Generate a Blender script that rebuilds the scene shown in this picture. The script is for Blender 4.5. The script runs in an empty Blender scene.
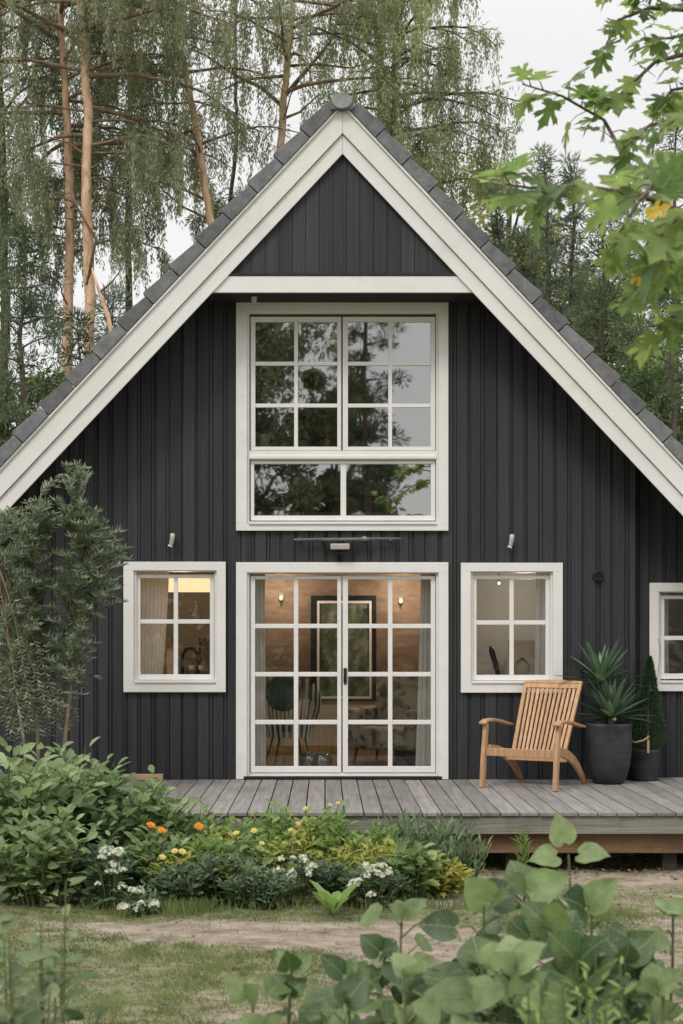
import bpy, math, random
import numpy as np
from mathutils import Vector, Matrix
rnd = random.Random(7)
rng = np.random.default_rng(7)
sc = bpy.context.scene
col = sc.collection
R = math.radians
CX, CY, CZ, F = -0.17, -15.0, 1.93, 1500.0      # camera place and focal length in pixels

def P(px, py, Y):
    """world point that stands at depth Y where the photo shows (px, py)"""
    s = (Y - CY) / F
    return Vector((CX + (px - 325) * s, Y, CZ + (636 - py) * s))

# ------------------------------------------------------------------ helpers
def tag(o, label=None, cat=None, group=None, kind=None):
    if label: o['label'] = label
    if cat: o['category'] = cat
    if group: o['group'] = group
    if kind: o['kind'] = kind
    return o

def empty(name, loc=(0, 0, 0), rz=0, label=None, cat=None, group=None):
    o = bpy.data.objects.new(name, None)
    o.empty_display_size = 0.2
    col.objects.link(o)
    o.location = loc
    o.rotation_euler = (0, 0, rz)
    tag(o, label, cat, group)
    return o

class MB:
    def __init__(s): s.v = []; s.f = []
    def add(s, vs, fs, M=None):
        n = len(s.v)
        for p in vs:
            p = Vector(p)
            if M is not None: p = M @ p
            s.v.append(tuple(p))
        for f in fs: s.f.append(tuple(i + n for i in f))
        return s
    def box(s, x0, x1, y0, y1, z0, z1, M=None):
        vs = [(x0,y0,z0),(x1,y0,z0),(x1,y1,z0),(x0,y1,z0),(x0,y0,z1),(x1,y0,z1),(x1,y1,z1),(x0,y1,z1)]
        return s.add(vs, [(0,3,2,1),(4,5,6,7),(0,1,5,4),(1,2,6,5),(2,3,7,6),(3,0,4,7)], M)
    def prism(s, poly, y0, y1, M=None):
        """poly in x,z, counter-clockwise seen from -y"""
        n = len(poly)
        vs = [(x, y0, z) for x, z in poly] + [(x, y1, z) for x, z in poly]
        fs = [tuple(range(n)), tuple(range(2*n-1, n-1, -1))]
        fs += [((i+1) % n, i, n+i, n+(i+1) % n) for i in range(n)]
        return s.add(vs, fs, M)
    def tube(s, pts, rad, n=8, cap=True):
        pts = [Vector(p) for p in pts]
        if not hasattr(rad, '__len__'): rad = [rad]*len(pts)
        rings = []
        up = Vector((0.13, 0.31, 1)).normalized()
        for i, p in enumerate(pts):
            a = pts[max(i-1, 0)]; b = pts[min(i+1, len(pts)-1)]
            d = (b-a)
            d = d.normalized() if d.length > 1e-9 else Vector((0,0,1))
            u = d.cross(up)
            if u.length < 0.15: u = d.cross(Vector((1, 0, 0)))
            u.normalize(); w = d.cross(u)
            rings.append([p + (u*math.cos(t)+w*math.sin(t))*rad[i] for t in [2*math.pi*k/n for k in range(n)]])
        vs = [q for r in rings for q in r]
        fs = []
        for i in range(len(pts)-1):
            for k in range(n):
                fs.append((i*n+k, i*n+(k+1) % n, (i+1)*n+(k+1) % n, (i+1)*n+k))
        if cap:
            fs.append(tuple(range(n-1, -1, -1))); fs.append(tuple((len(pts)-1)*n+k for k in range(n)))
        return s.add(vs, fs)
    def lathe(s, prof, c=(0,0,0), n=32, M=None):
        vs = []; fs = []
        for r, z in prof:
            for k in range(n):
                t = 2*math.pi*k/n
                vs.append((c[0]+r*math.cos(t), c[1]+r*math.sin(t), c[2]+z))
        for i in range(len(prof)-1):
            for k in range(n):
                fs.append((i*n+k, i*n+(k+1) % n, (i+1)*n+(k+1) % n, (i+1)*n+k))
        return s.add(vs, fs, M)
    def build(s, name, mat, parent=None, smooth=False, bevel=0, loc=None):
        me = bpy.data.meshes.new(name)
        me.from_pydata(s.v, [], s.f)
        me.update()
        return link_mesh(me, name, mat, parent, smooth, bevel, loc)

def link_mesh(me, name, mat, parent=None, smooth=False, bevel=0, loc=None):
    if mat: me.materials.append(mat)
    if smooth: me.polygons.foreach_set('use_smooth', [True]*len(me.polygons))
    o = bpy.data.objects.new(name, me)
    col.objects.link(o)
    if parent: o.parent = parent
    if loc is not None: o.location = loc
    if bevel:
        b = o.modifiers.new('bevel', 'BEVEL'); b.width = bevel; b.segments = 2; b.limit_method = 'ANGLE'
    return o

def copy_tree(o, parent=None):
    c = o.copy(); col.objects.link(c)
    if parent: c.parent = parent
    for ch in list(o.children): copy_tree(ch, c)
    return c

def mesh_np(name, V, Fc, mat, parent=None, uv=None, smooth=False):
    """V (n,3), Fc (m,k) constant k; uv (m*k,2)"""
    me = bpy.data.meshes.new(name)
    n, (m, k) = len(V), Fc.shape
    me.vertices.add(n); me.vertices.foreach_set('co', np.asarray(V, dtype=np.float32).ravel())
    me.loops.add(m*k); me.loops.foreach_set('vertex_index', Fc.astype(np.int32).ravel())
    me.polygons.add(m)
    me.polygons.foreach_set('loop_start', np.arange(0, m*k, k, dtype=np.int32))
    me.polygons.foreach_set('loop_total', np.full(m, k, dtype=np.int32))
    if uv is not None:
        l = me.uv_layers.new(name='UVMap'); l.data.foreach_set('uv', np.asarray(uv, dtype=np.float32).ravel())
    me.update(calc_edges=True)
    return link_mesh(me, name, mat, parent, smooth)

# ------------------------------------------------------------------ leaf templates: x across, y along, z normal (unit length)
def tpl_quad():      # narrow kite with a fold
    v = [(0,0,0),(.5,.45,.06),(0,1,0),(-.5,.45,.06)]
    return np.array(v, float), np.array([(0,1,2),(0,2,3)])
def tpl_oval():
    v = [(0,0,0),(.34,.22,.05),(.5,.5,.07),(.3,.8,.02),(0,1,-.10),(-.3,.8,.02),(-.5,.5,.07),(-.34,.22,.05),(0,.5,-.02)]
    f = [(8,i,(i+1) % 8) for i in range(8)]
    return np.array(v, float), np.array(f)
def tpl_heart():
    out = [(0,.08),(.16,-.02),(.34,.02),(.48,.18),(.52,.36),(.44,.56),(.30,.74),(.14,.89),(0,1.02),(-.14,.89),(-.30,.74),(-.44,.56),(-.52,.36),(-.48,.18),(-.34,.02),(-.16,-.02)]
    v = [(x, y, .10*abs(x)**1.2*1.6 - .22*(y-.3)**2 + (.018 if i % 2 else -.018)) for i, (x, y) in enumerate(out)]
    mid = [(0, .22, 0), (0, .45, -.01), (0, .7, -.045)]
    v += mid
    n = 16
    f = [(0,1,n),(1,2,n),(2,3,n),(3,4,n),(4,n+1,n),(4,5,n+1),(5,6,n+1),(6,n+2,n+1),(6,7,n+2),(7,8,n+2),
         (8,9,n+2),(9,10,n+2),(10,n+1,n+2),(10,11,n+1),(11,12,n+1),(12,n,n+1),(12,13,n),(13,14,n),(14,15,n),(15,0,n)]
    return np.array(v, float), np.array(f)
def tpl_maple():
    half = [(0,0),(.10,-.05),(.30,-.04),(.50,.08),(.42,.13),(.52,.20),(.36,.22),(.22,.24),(.34,.38),(.52,.46),(.66,.64),(.52,.62),(.50,.72),(.34,.60),(.17,.46),(.20,.62),(.28,.80),(.16,.82),(.10,.92)]
    out = half + [(0, 1.08)] + [(-x, y) for x, y in half[:0:-1]]
    n = len(out)
    v = [(x, y, .12*abs(x) - .20*max(0, y-.3)**2 - .16*max(0, abs(x)-.3)) for x, y in out]
    v.append((0, .26, .02))
    f = [(n, i, (i+1) % n) for i in range(n)]
    return np.array(v, float), np.array(f)
def tpl_lance():
    v = [(0,0,0),(.5,.3,.05),(.42,.65,.02),(0,1,-.12),(-.42,.65,.02),(-.5,.3,.05),(0,.45,-.02)]
    f = [(6,i,(i+1) % 6) for i in range(6)]
    return np.array(v, float), np.array(f)
def tpl_blade():
    v = [(-.5,0,0),(.5,0,0),(-.42,.5,.05),(.42,.5,.05),(0,1,-.06)]
    return np.array(v, float), np.array([(0,1,3),(0,3,2),(2,3,4)])
TQ, TO, TH, TM, TL, TB = tpl_quad(), tpl_oval(), tpl_heart(), tpl_maple(), tpl_lance(), tpl_blade()

def norm(a):
    return a / np.maximum(np.linalg.norm(a, axis=1, keepdims=True), 1e-9)

def foliage(name, mat, parent, tpl, pos, d, nrm, length, width, uv=False, smooth=False):
    pos = np.asarray(pos, float); d = norm(np.asarray(d, float)); nrm = np.asarray(nrm, float)
    N = len(pos)
    length = np.broadcast_to(np.asarray(length, float), (N,)); width = np.broadcast_to(np.asarray(width, float), (N,))
    x = norm(np.cross(d, nrm)); z = np.cross(x, d)
    tv, tf = tpl
    V = (pos[:,None,:] + x[:,None,:]*(tv[None,:,0:1]*width[:,None,None]) + d[:,None,:]*(tv[None,:,1:2]*length[:,None,None])
         + z[:,None,:]*(tv[None,:,2:3]*length[:,None,None]))
    k = len(tv)
    Fc = (tf[None] + (np.arange(N)*k)[:,None,None]).reshape(-1, 3)
    u = None
    if uv:
        u = np.tile((tv[:, :2]*[1, 1] + [.5, 0])[tf].reshape(-1, 2), (N, 1))
    return mesh_np(name, V.reshape(-1, 3), Fc, mat, parent, u, smooth)

# ------------------------------------------------------------------ materials
def nodes(name):
    m = bpy.data.materials.new(name); m.use_nodes = True
    nt = m.node_tree; nt.nodes.clear()
    return m, nt, nt.nodes, nt.links
def N(nt, t, **kw):
    n = nt.nodes.new(t)
    for k, v in kw.items(): setattr(n, k, v)
    return n

def mat_basic(name, c1, c2=None, rough=.6, scale=(6,6,6), detail=6, bump=0.1, bscale=None, spec=.4, metal=0, island=0, contrast=(.35,.65), c3=None, dirt=None):
    m, nt, ns, ln = nodes(name)
    out = N(nt, 'ShaderNodeOutputMaterial'); b = N(nt, 'ShaderNodeBsdfPrincipled')
    ln.new(b.outputs[0], out.inputs[0])
    b.inputs['Roughness'].default_value = rough; b.inputs['Metallic'].default_value = metal
    b.inputs['Specular IOR Level'].default_value = spec
    tc = N(nt, 'ShaderNodeTexCoord'); mp = N(nt, 'ShaderNodeMapping'); mp.inputs['Scale'].default_value = scale
    ln.new(tc.outputs['Object'], mp.inputs[0])
    nz = N(nt, 'ShaderNodeTexNoise'); nz.inputs['Scale'].default_value = 1; nz.inputs['Detail'].default_value = detail
    nz.inputs['Roughness'].default_value = .62
    ln.new(mp.outputs[0], nz.inputs[0])
    rp = N(nt, 'ShaderNodeValToRGB')
    e = rp.color_ramp.elements; e[0].position, e[1].position = contrast
    c2 = c2 or c1
    e[0].color = (*c1, 1); e[1].color = (*c2, 1)
    ln.new(nz.outputs[0], rp.inputs[0])
    colr = rp.outputs[0]
    if dirt:
        dc, dscale, dlo, dhi = dirt
        n2 = N(nt, 'ShaderNodeTexNoise'); n2.inputs['Scale'].default_value = dscale; n2.inputs['Detail'].default_value = 8; n2.inputs['Roughness'].default_value = .7
        ln.new(tc.outputs['Object'], n2.inputs[0])
        mr = N(nt, 'ShaderNodeMapRange'); mr.inputs[1].default_value = dlo; mr.inputs[2].default_value = dhi
        ln.new(n2.outputs[0], mr.inputs[0])
        mx = N(nt, 'ShaderNodeMix', data_type='RGBA')
        ln.new(mr.outputs[0], mx.inputs[0]); ln.new(colr, mx.inputs[6]); mx.inputs[7].default_value = (*dc, 1)
        colr = mx.outputs[2]
    if island:
        g = N(nt, 'ShaderNodeNewGeometry'); mr = N(nt, 'ShaderNodeMapRange')
        mr.inputs[3].default_value = 1-island; mr.inputs[4].default_value = 1+island
        ln.new(g.outputs['Random Per Island'], mr.inputs[0])
        vm = N(nt, 'ShaderNodeVectorMath', operation='SCALE')
        ln.new(colr, vm.inputs[0]); ln.new(mr.outputs[0], vm.inputs['Scale'])
        colr = vm.outputs[0]
    ln.new(colr, b.inputs['Base Color'])
    if bump:
        bp = N(nt, 'ShaderNodeBump'); bp.inputs['Strength'].default_value = bump; bp.inputs['Distance'].default_value = .02
        if bscale:
            m2 = N(nt, 'ShaderNodeMapping'); m2.inputs['Scale'].default_value = bscale; ln.new(tc.outputs['Object'], m2.inputs[0])
            n3 = N(nt, 'ShaderNodeTexNoise'); n3.inputs['Scale'].default_value = 1; n3.inputs['Detail'].default_value = 5
            ln.new(m2.outputs[0], n3.inputs[0]); ln.new(n3.outputs[0], bp.inputs['Height'])
        else: ln.new(nz.outputs[0], bp.inputs['Height'])
        ln.new(bp.outputs[0], b.inputs['Normal'])
    return m

def mat_leaf(name, cols, rough=.5, trans=.35, spec=.35, clump=.5, veins=False, cscale=1.2):
    """cols: list of base colours picked per leaf; slow noise shifts between clumps"""
    m, nt, ns, ln = nodes(name)
    out = N(nt, 'ShaderNodeOutputMaterial'); b = N(nt, 'ShaderNodeBsdfPrincipled')
    g = N(nt, 'ShaderNodeNewGeometry'); tc = N(nt, 'ShaderNodeTexCoord')
    nz = N(nt, 'ShaderNodeTexNoise'); nz.inputs['Scale'].default_value = cscale; nz.inputs['Detail'].default_value = 2
    ln.new(tc.outputs['Object'], nz.inputs[0])
    mr = N(nt, 'ShaderNodeMapRange'); mr.inputs[1].default_value = .3; mr.inputs[2].default_value = .7
    ln.new(nz.outputs[0], mr.inputs[0])
    mx = N(nt, 'ShaderNodeMix'); mx.inputs[0].default_value = clump
    ln.new(g.outputs['Random Per Island'], mx.inputs[2]); ln.new(mr.outputs[0], mx.inputs[3])
    rp = N(nt, 'ShaderNodeValToRGB'); cr = rp.color_ramp
    while len(cr.elements) < len(cols): cr.elements.new(.5)
    for i, c in enumerate(cols):
        cr.elements[i].position = .1 + .8*i/max(1, len(cols)-1); cr.elements[i].color = (*c, 1)
    ln.new(mx.outputs[0], rp.inputs[0])
    colr = rp.outputs[0]
    if veins:
        nv_ = N(nt, 'ShaderNodeTexNoise'); nv_.inputs['Scale'].default_value = 16; nv_.inputs['Detail'].default_value = 6; nv_.inputs['Roughness'].default_value = .65; ln.new(tc.outputs['Object'], nv_.inputs[0])
        mv_ = N(nt, 'ShaderNodeMapRange'); mv_.inputs[1].default_value = .3; mv_.inputs[2].default_value = .7; mv_.inputs[3].default_value = .62; mv_.inputs[4].default_value = 1.35; ln.new(nv_.outputs[0], mv_.inputs[0])
        sv_ = N(nt, 'ShaderNodeVectorMath', operation='SCALE'); ln.new(colr, sv_.inputs[0]); ln.new(mv_.outputs[0], sv_.inputs['Scale']); colr = sv_.outputs[0]
        uvn = N(nt, 'ShaderNodeUVMap'); sp = N(nt, 'ShaderNodeSeparateXYZ'); ln.new(uvn.outputs[0], sp.inputs[0])
        def M(op, a, bb=None):
            q = N(nt, 'ShaderNodeMath', operation=op)
            for i, s in enumerate((a, bb)):
                if s is None: continue
                if isinstance(s, (int, float)): q.inputs[i].default_value = s
                else: ln.new(s, q.inputs[i])
            return q.outputs[0]
        ax = M('ABSOLUTE', M('SUBTRACT', sp.outputs[0], .5))
        mid = M('LESS_THAN', ax, .016)
        side = M('LESS_THAN', M('FRACT', M('MULTIPLY', M('SUBTRACT', sp.outputs[1], M('MULTIPLY', ax, .8)), 6.5)), .10)
        v = M('MAXIMUM', mid, M('MULTIPLY', side, .6))
        m2 = N(nt, 'ShaderNodeMix', data_type='RGBA'); ln.new(M('MULTIPLY', v, .75), m2.inputs[0])
        ln.new(colr, m2.inputs[6]); m2.inputs[7].default_value = (.22, .30, .14, 1)
        colr = m2.outputs[2]
        nb = N(nt, 'ShaderNodeTexNoise'); nb.inputs['Scale'].default_value = 38; nb.inputs['Detail'].default_value = 5; ln.new(tc.outputs['Object'], nb.inputs[0])
        m3 = N(nt, 'ShaderNodeMapRange'); m3.inputs[1].default_value = .60; m3.inputs[2].default_value = .72; ln.new(nb.outputs[0], m3.inputs[0])
        m4 = N(nt, 'ShaderNodeMix', data_type='RGBA'); ln.new(M('MULTIPLY', m3.outputs[0], .55), m4.inputs[0]); ln.new(colr, m4.inputs[6]); m4.inputs[7].default_value = (.26, .22, .09, 1)
        colr = m4.outputs[2]
        bp = N(nt, 'ShaderNodeBump'); bp.inputs['Strength'].default_value = .35; bp.inputs['Distance'].default_value = .004
        ln.new(v, bp.inputs['Height']); bp.invert = True; ln.new(bp.outputs[0], b.inputs['Normal'])
    b.inputs['Roughness'].default_value = rough; b.inputs['Specular IOR Level'].default_value = spec
    ln.new(colr, b.inputs['Base Color'])
    tr = N(nt, 'ShaderNodeBsdfTranslucent')
    hs = N(nt, 'ShaderNodeHueSaturation'); hs.inputs['Value'].default_value = 1.5; hs.inputs['Saturation'].default_value = 1.1
    ln.new(colr, hs.inputs['Color']); ln.new(hs.outputs[0], tr.inputs[0])
    ms = N(nt, 'ShaderNodeMixShader'); ms.inputs[0].default_value = trans
    ln.new(b.outputs[0], ms.inputs[1]); ln.new(tr.outputs[0], ms.inputs[2]); ln.new(ms.outputs[0], out.inputs[0])
    return m

def mat_glass(name, base, edge, tint=(.9,.93,.92), wav=.02):
    m, nt, ns, ln = nodes(name)
    out = N(nt, 'ShaderNodeOutputMaterial')
    t = N(nt, 'ShaderNodeBsdfTransparent'); t.inputs[0].default_value = (*tint, 1)
    g = N(nt, 'ShaderNodeBsdfGlossy'); g.inputs['Roughness'].default_value = .017 if 'upper' in name else .012
    lw = N(nt, 'ShaderNodeFresnel'); lw.inputs[0].default_value = 1.5
    mr = N(nt, 'ShaderNodeMapRange'); mr.inputs[1].default_value = .04; mr.inputs[2].default_value = 1
    mr.inputs[3].default_value = base; mr.inputs[4].default_value = edge
    ln.new(lw.outputs[0], mr.inputs[0])
    tc = N(nt, 'ShaderNodeTexCoord'); nz = N(nt, 'ShaderNodeTexNoise'); nz.inputs['Scale'].default_value = 2.2; nz.inputs['Detail'].default_value = 1
    bp = N(nt, 'ShaderNodeBump'); bp.inputs['Strength'].default_value = wav; bp.inputs['Distance'].default_value = .05
    ln.new(tc.outputs['Object'], nz.inputs[0]); ln.new(nz.outputs[0], bp.inputs['Height']); ln.new(bp.outputs[0], g.inputs['Normal'])
    ms = N(nt, 'ShaderNodeMixShader')
    ln.new(mr.outputs[0], ms.inputs[0]); ln.new(t.outputs[0], ms.inputs[1]); ln.new(g.outputs[0], ms.inputs[2]); ln.new(ms.outputs[0], out.inputs[0])
    return m

def mat_emit(name, c, s):
    m, nt, ns, ln = nodes(name)
    out = N(nt, 'ShaderNodeOutputMaterial'); e = N(nt, 'ShaderNodeEmission')
    e.inputs[0].default_value = (*c, 1); e.inputs[1].default_value = s
    ln.new(e.outputs[0], out.inputs[0])
    return m

M = {}
M['trim'] = mat_basic('white_painted_wood', (.76,.745,.72), (.82,.805,.785), .5, (3,3,3), bump=.10, bscale=(25,25,90), dirt=((.55,.52,.47), 3.5, .60, .95))
M['trim_rake'] = mat_basic('white_barge_paint', (.72,.71,.69), (.79,.78,.76), .55, (1.2,1.2,1.2), bump=.08, bscale=(30,30,30), dirt=((.50,.49,.45), 2.3, .56, .95))
M['wall'] = mat_basic('charcoal_stained_board', (.029,.030,.034), (.044,.045,.051), .62, (60,60,.7), bump=.45, bscale=(90,90,2.0), island=.22, spec=.35, dirt=((.075,.074,.074), 9, .66, .95))
M['wall_back'] = mat_basic('charcoal_stained_backing', (.019,.0195,.022), (.030,.031,.034), .7, (10,10,1), bump=.3, bscale=(60,60,3))
M['soffit'] = mat_basic('dark_soffit', (.014,.014,.015), (.02,.02,.022), .8, (8,1,8), bump=.2)
M['tile'] = mat_basic('grey_concrete_tile', (.115,.118,.125), (.18,.185,.193), .75, (9,9,9), bump=.5, island=.24, dirt=((.25,.25,.21), 16, .54, .75))
M['cap'] = mat_basic('pale_grey_ridge_cap', (.22,.22,.23), (.32,.32,.33), .8, (14,14,14), bump=.3)
M['deck'] = mat_basic('weathered_deck_board', (.20,.186,.174), (.29,.272,.258), .8, (22,1.4,22), bump=.5, bscale=(110,3,110), island=.17, spec=.2, dirt=((.13,.125,.115), 1.6, .52, .85))
M['fascia'] = mat_basic('greyed_fascia_board', (.19,.18,.155), (.29,.275,.24), .8, (1.2,20,20), bump=.4, bscale=(3,90,90), dirt=((.105,.115,.085), 2.6, .45, .75))
M['beam'] = mat_basic('brown_timber_beam', (.15,.085,.045), (.24,.145,.085), .75, (1.1,18,18), bump=.4, bscale=(3,70,70), dirt=((.07,.05,.035), 2.5, .5, .8))
M['darkwood'] = mat_basic('dark_timber', (.03,.024,.02), (.05,.04,.03), .8, (4,4,4))
M['teak'] = mat_basic('teak', (.42,.235,.12), (.60,.36,.20), .5, (30,30,3.2), bump=.2, bscale=(90,90,6), island=.14)
M['plank'] = mat_basic('fresh_pine_plank', (.50,.33,.19), (.62,.45,.28), .7, (3,30,30), bump=.2)
M['pot'] = mat_basic('black_clay_pot', (.028,.029,.031), (.047,.048,.05), .62, (5,5,12), bump=.25, bscale=(18,18,60), dirt=((.09,.09,.09), 7, .62, .9))
M['soil'] = mat_basic('potting_soil', (.02,.015,.01), (.05,.04,.03), .95, (60,60,60), bump=.8)
M['pane_up'] = mat_glass('upper_window_glass', .50, .9, (.95,.96,.95))
M['pane'] = mat_glass('window_glass', .09, .9, (.96,.97,.965))
M['metal_dark'] = mat_basic('dark_metal', (.03,.03,.032), (.05,.05,.05), .4, metal=.6, bump=.05)
M['metal_pale'] = mat_basic('pale_metal', (.42,.39,.35), (.52,.49,.45), .4, bump=.05, metal=.2)
M['copper'] = mat_basic('aged_brass', (.35,.20,.10), (.45,.28,.15), .4, bump=.1, metal=.8)
M['bark_pine'] = mat_basic('orange_pine_bark', (.42,.26,.155), (.70,.48,.32), .85, (9,9,2.6), detail=8, bump=1.0, bscale=(16,16,5), contrast=(.38,.56), dirt=((.24,.16,.11), 3.0, .58, .78))
M['bark_grey'] = mat_basic('grey_brown_bark', (.07,.055,.042), (.16,.13,.10), .9, (14,14,4), bump=.8)
M['bark_young'] = mat_basic('young_tan_bark', (.20,.15,.10), (.33,.26,.18), .8, (30,30,8), bump=.4)
M['curtain'] = mat_leaf('off_white_curtain', [(.86,.85,.83),(.86,.85,.83)], .9, .12, .1)
# leaves
M['weep'] = mat_leaf('weeping_needles', [(0.172, 0.201, 0.127), (0.31, 0.339, 0.207), (0.483, 0.494, 0.31)], .6, .35, .25, .6, cscale=.7)
M['weepdark'] = mat_leaf('dark_weeping_needles', [(0.088, 0.125, 0.088), (0.175, 0.219, 0.144), (0.3, 0.344, 0.225)], .6, .3, .2, .6, cscale=.8)
M['weepgold'] = mat_leaf('olive_weeping_needles', [(0.146, 0.179, 0.095), (0.28, 0.314, 0.168), (0.426, 0.448, 0.246)], .6, .4, .25, .6, cscale=.8)
M['pine'] = mat_leaf('dark_pine_needles', [(.05,.08,.045),(.10,.14,.075),(.18,.23,.125)], .6, .25, .2, .6, cscale=.9)
M['lime'] = mat_leaf('pale_broadleaf', [(.22,.25,.12),(.36,.38,.19),(.50,.50,.28)], .6, .45, .2, .5)
M['far'] = mat_leaf('far_wood_leaves', [(.07,.09,.055),(.13,.16,.09),(.19,.22,.12)], .6, .3, .2, .6, cscale=.3)
M['garden'] = mat_leaf('garden_tree_leaves', [(.12,.15,.09),(.22,.25,.14),(.32,.35,.20)], .6, .35, .2, .6, cscale=.6)
M['olive'] = mat_leaf('olive_leaves', [(0.108, 0.15, 0.092), (0.229, 0.28, 0.183), (0.458, 0.509, 0.365)], .5, .2, .4, .25, cscale=3)
M['herb'] = mat_leaf('pale_herb_leaves', [(.09,.135,.065),(.16,.215,.105),(.25,.31,.16)], .55, .3, .3, .5, cscale=2)
M['maple'] = mat_leaf('maple_leaves', [(.10,.17,.06),(.18,.26,.09),(.34,.41,.13)], .5, .5, .3, .3, True)
M['maple_yellow'] = mat_leaf('yellowed_maple_leaves', [(.55,.36,.03),(.62,.45,.06)], .6, .4, .2, .3, True)
M['shrub'] = mat_leaf('shrub_leaves', [(0.115, 0.172, 0.081), (0.241, 0.322, 0.149), (0.414, 0.483, 0.253)], .55, .35, .3, .5, cscale=2)
M['shrubdark'] = mat_leaf('dark_shrub_leaves', [(0.051, 0.087, 0.051), (0.094, 0.145, 0.08), (0.16, 0.232, 0.116)], .5, .25, .35, .4, cscale=3)
M['mid'] = mat_leaf('flowerbed_leaves', [(0.084, 0.138, 0.054), (0.18, 0.252, 0.096), (0.324, 0.408, 0.168)], .5, .3, .35, .4, cscale=3)
M['lightleaf'] = mat_leaf('light_green_leaves', [(0.149, 0.241, 0.069), (0.23, 0.333, 0.103), (0.333, 0.425, 0.149)], .55, .4, .3, .4, cscale=3)
M['yellowleaf'] = mat_leaf('yellow_green_leaves', [(.22,.27,.06),(.38,.38,.09),(.52,.46,.14)], .55, .4, .3, .3, cscale=4)
M['greyleaf'] = mat_leaf('grey_green_blades', [(0.088, 0.15, 0.075), (0.163, 0.237, 0.125), (0.25, 0.338, 0.188)], .5, .25, .4, .3, cscale=4)
M['heart'] = mat_leaf('foreground_leaves', [(.035,.07,.03),(.095,.15,.055),(.22,.30,.11)], .45, .3, .4, .3, True, cscale=2)
M['heartpale'] = mat_leaf('pale_foreground_leaves', [(.15,.21,.09),(.25,.33,.15),(.34,.41,.21)], .5, .4, .35, .3, True, cscale=2)
M['yucca'] = mat_leaf('yucca_blades', [(.04,.085,.05),(.09,.16,.09),(.22,.31,.19)], .4, .1, .5, .2, cscale=5)
M['topiary'] = mat_leaf('topiary_needles', [(0.026, 0.058, 0.029), (0.046, 0.091, 0.039), (0.091, 0.156, 0.065)], .6, .2, .3, .4, cscale=6)
M['grass'] = mat_leaf('grass_blades', [(.10,.14,.05),(.18,.225,.085),(.30,.33,.15)], .6, .3, .2, .6, cscale=1.5)
M['stem'] = mat_basic('green_stem', (.10,.14,.05), (.17,.19,.09), .6, bump=.05)
M['stem_red'] = mat_basic('brown_stem', (.14,.10,.06), (.22,.17,.11), .6, bump=.05)
M['white_petal'] = mat_leaf('white_petals', [(.58,.60,.48),(.72,.73,.64)], .6, .3, .2)
M['yellow_petal'] = mat_leaf('yellow_petals', [(.66,.54,.16),(.74,.64,.30)], .6, .3, .2)
M['orange_petal'] = mat_leaf('orange_petals', [(.75,.26,.02),(.80,.36,.04)], .6, .3, .2)

# ------------------------------------------------------------------ camera, world, sun
cam_d = bpy.data.cameras.new('camera'); cam = bpy.data.objects.new('camera', cam_d); col.objects.link(cam)
cam.location = (CX, CY, CZ); cam.rotation_euler = (R(90), 0, 0)
cam_d.sensor_fit = 'VERTICAL'; cam_d.sensor_height = 36; cam_d.lens = 36*F/1024
cam_d.shift_x = (341.5-325)/1024; cam_d.shift_y = (636-512)/1024
cam_d.clip_start = .05; cam_d.clip_end = 2000
cam_d.dof.use_dof = True; cam_d.dof.focus_distance = 14.7; cam_d.dof.aperture_fstop = 5.0
sc.camera = cam

SUN_EL, SUN_AZ = R(52), R(-28)       # azimuth from -Y (towards the camera side), negative = camera's left
w = bpy.data.worlds.new('World'); sc.world = w; w.use_nodes = True
nt = w.node_tree; nt.nodes.clear(); ln = nt.links
wo = N(nt, 'ShaderNodeOutputWorld'); bg = N(nt, 'ShaderNodeBackground'); sky = N(nt, 'ShaderNodeTexSky')
sky.sky_type = 'NISHITA'; sky.sun_disc = False; sky.sun_elevation = SUN_EL; sky.sun_rotation = R(180)+SUN_AZ*-1
sky.dust_density = 4; sky.ozone_density = 1; sky.air_density = 1
# overcast: a bright cloud deck covers the blue
tc = N(nt, 'ShaderNodeTexCoord'); sp = N(nt, 'ShaderNodeSeparateXYZ'); ln.new(tc.outputs['Generated'], sp.inputs[0])
grad = N(nt, 'ShaderNodeMapRange'); grad.inputs[1].default_value = .36; grad.inputs[2].default_value = 1
grad.inputs[3].default_value = 9.05; grad.inputs[4].default_value = 20.0
ln.new(sp.outputs[2], grad.inputs[0])
cn = N(nt, 'ShaderNodeTexNoise'); cn.inputs['Scale'].default_value = 1.6; cn.inputs['Detail'].default_value = 4
mpw = N(nt, 'ShaderNodeMapping'); mpw.inputs['Scale'].default_value = (1,1,2.5); ln.new(tc.outputs['Generated'], mpw.inputs[0]); ln.new(mpw.outputs[0], cn.inputs[0])
cm = N(nt, 'ShaderNodeMapRange'); cm.inputs[1].default_value = .3; cm.inputs[2].default_value = .7; cm.inputs[3].default_value = .96; cm.inputs[4].default_value = 1.04
ln.new(cn.outputs[0], cm.inputs[0])
mul = N(nt, 'ShaderNodeMath', operation='MULTIPLY'); ln.new(grad.outputs[0], mul.inputs[0]); ln.new(cm.outputs[0], mul.inputs[1])
cc = N(nt, 'ShaderNodeVectorMath', operation='SCALE'); cc.inputs[0].default_value = (1.0, .995, .985); ln.new(mul.outputs[0], cc.inputs['Scale'])
mixw = N(nt, 'ShaderNodeMix', data_type='RGBA'); mixw.inputs[0].default_value = .92
ln.new(sky.outputs[0], mixw.inputs[6]); ln.new(cc.outputs[0], mixw.inputs[7]); ln.new(mixw.outputs[2], bg.inputs[0])
bg.inputs[1].default_value = .1
ln.new(bg.outputs[0], wo.inputs[0])
sd = bpy.data.lights.new('sun', 'SUN'); sd.energy = 1.35; sd.angle = R(14); sd.color = (1, .96, .9)
so = bpy.data.objects.new('sun', sd); col.objects.link(so)
dirv = Vector((math.sin(SUN_AZ)*math.cos(SUN_EL), -math.cos(SUN_AZ)*math.cos(SUN_EL), math.sin(SUN_EL)))
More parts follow.
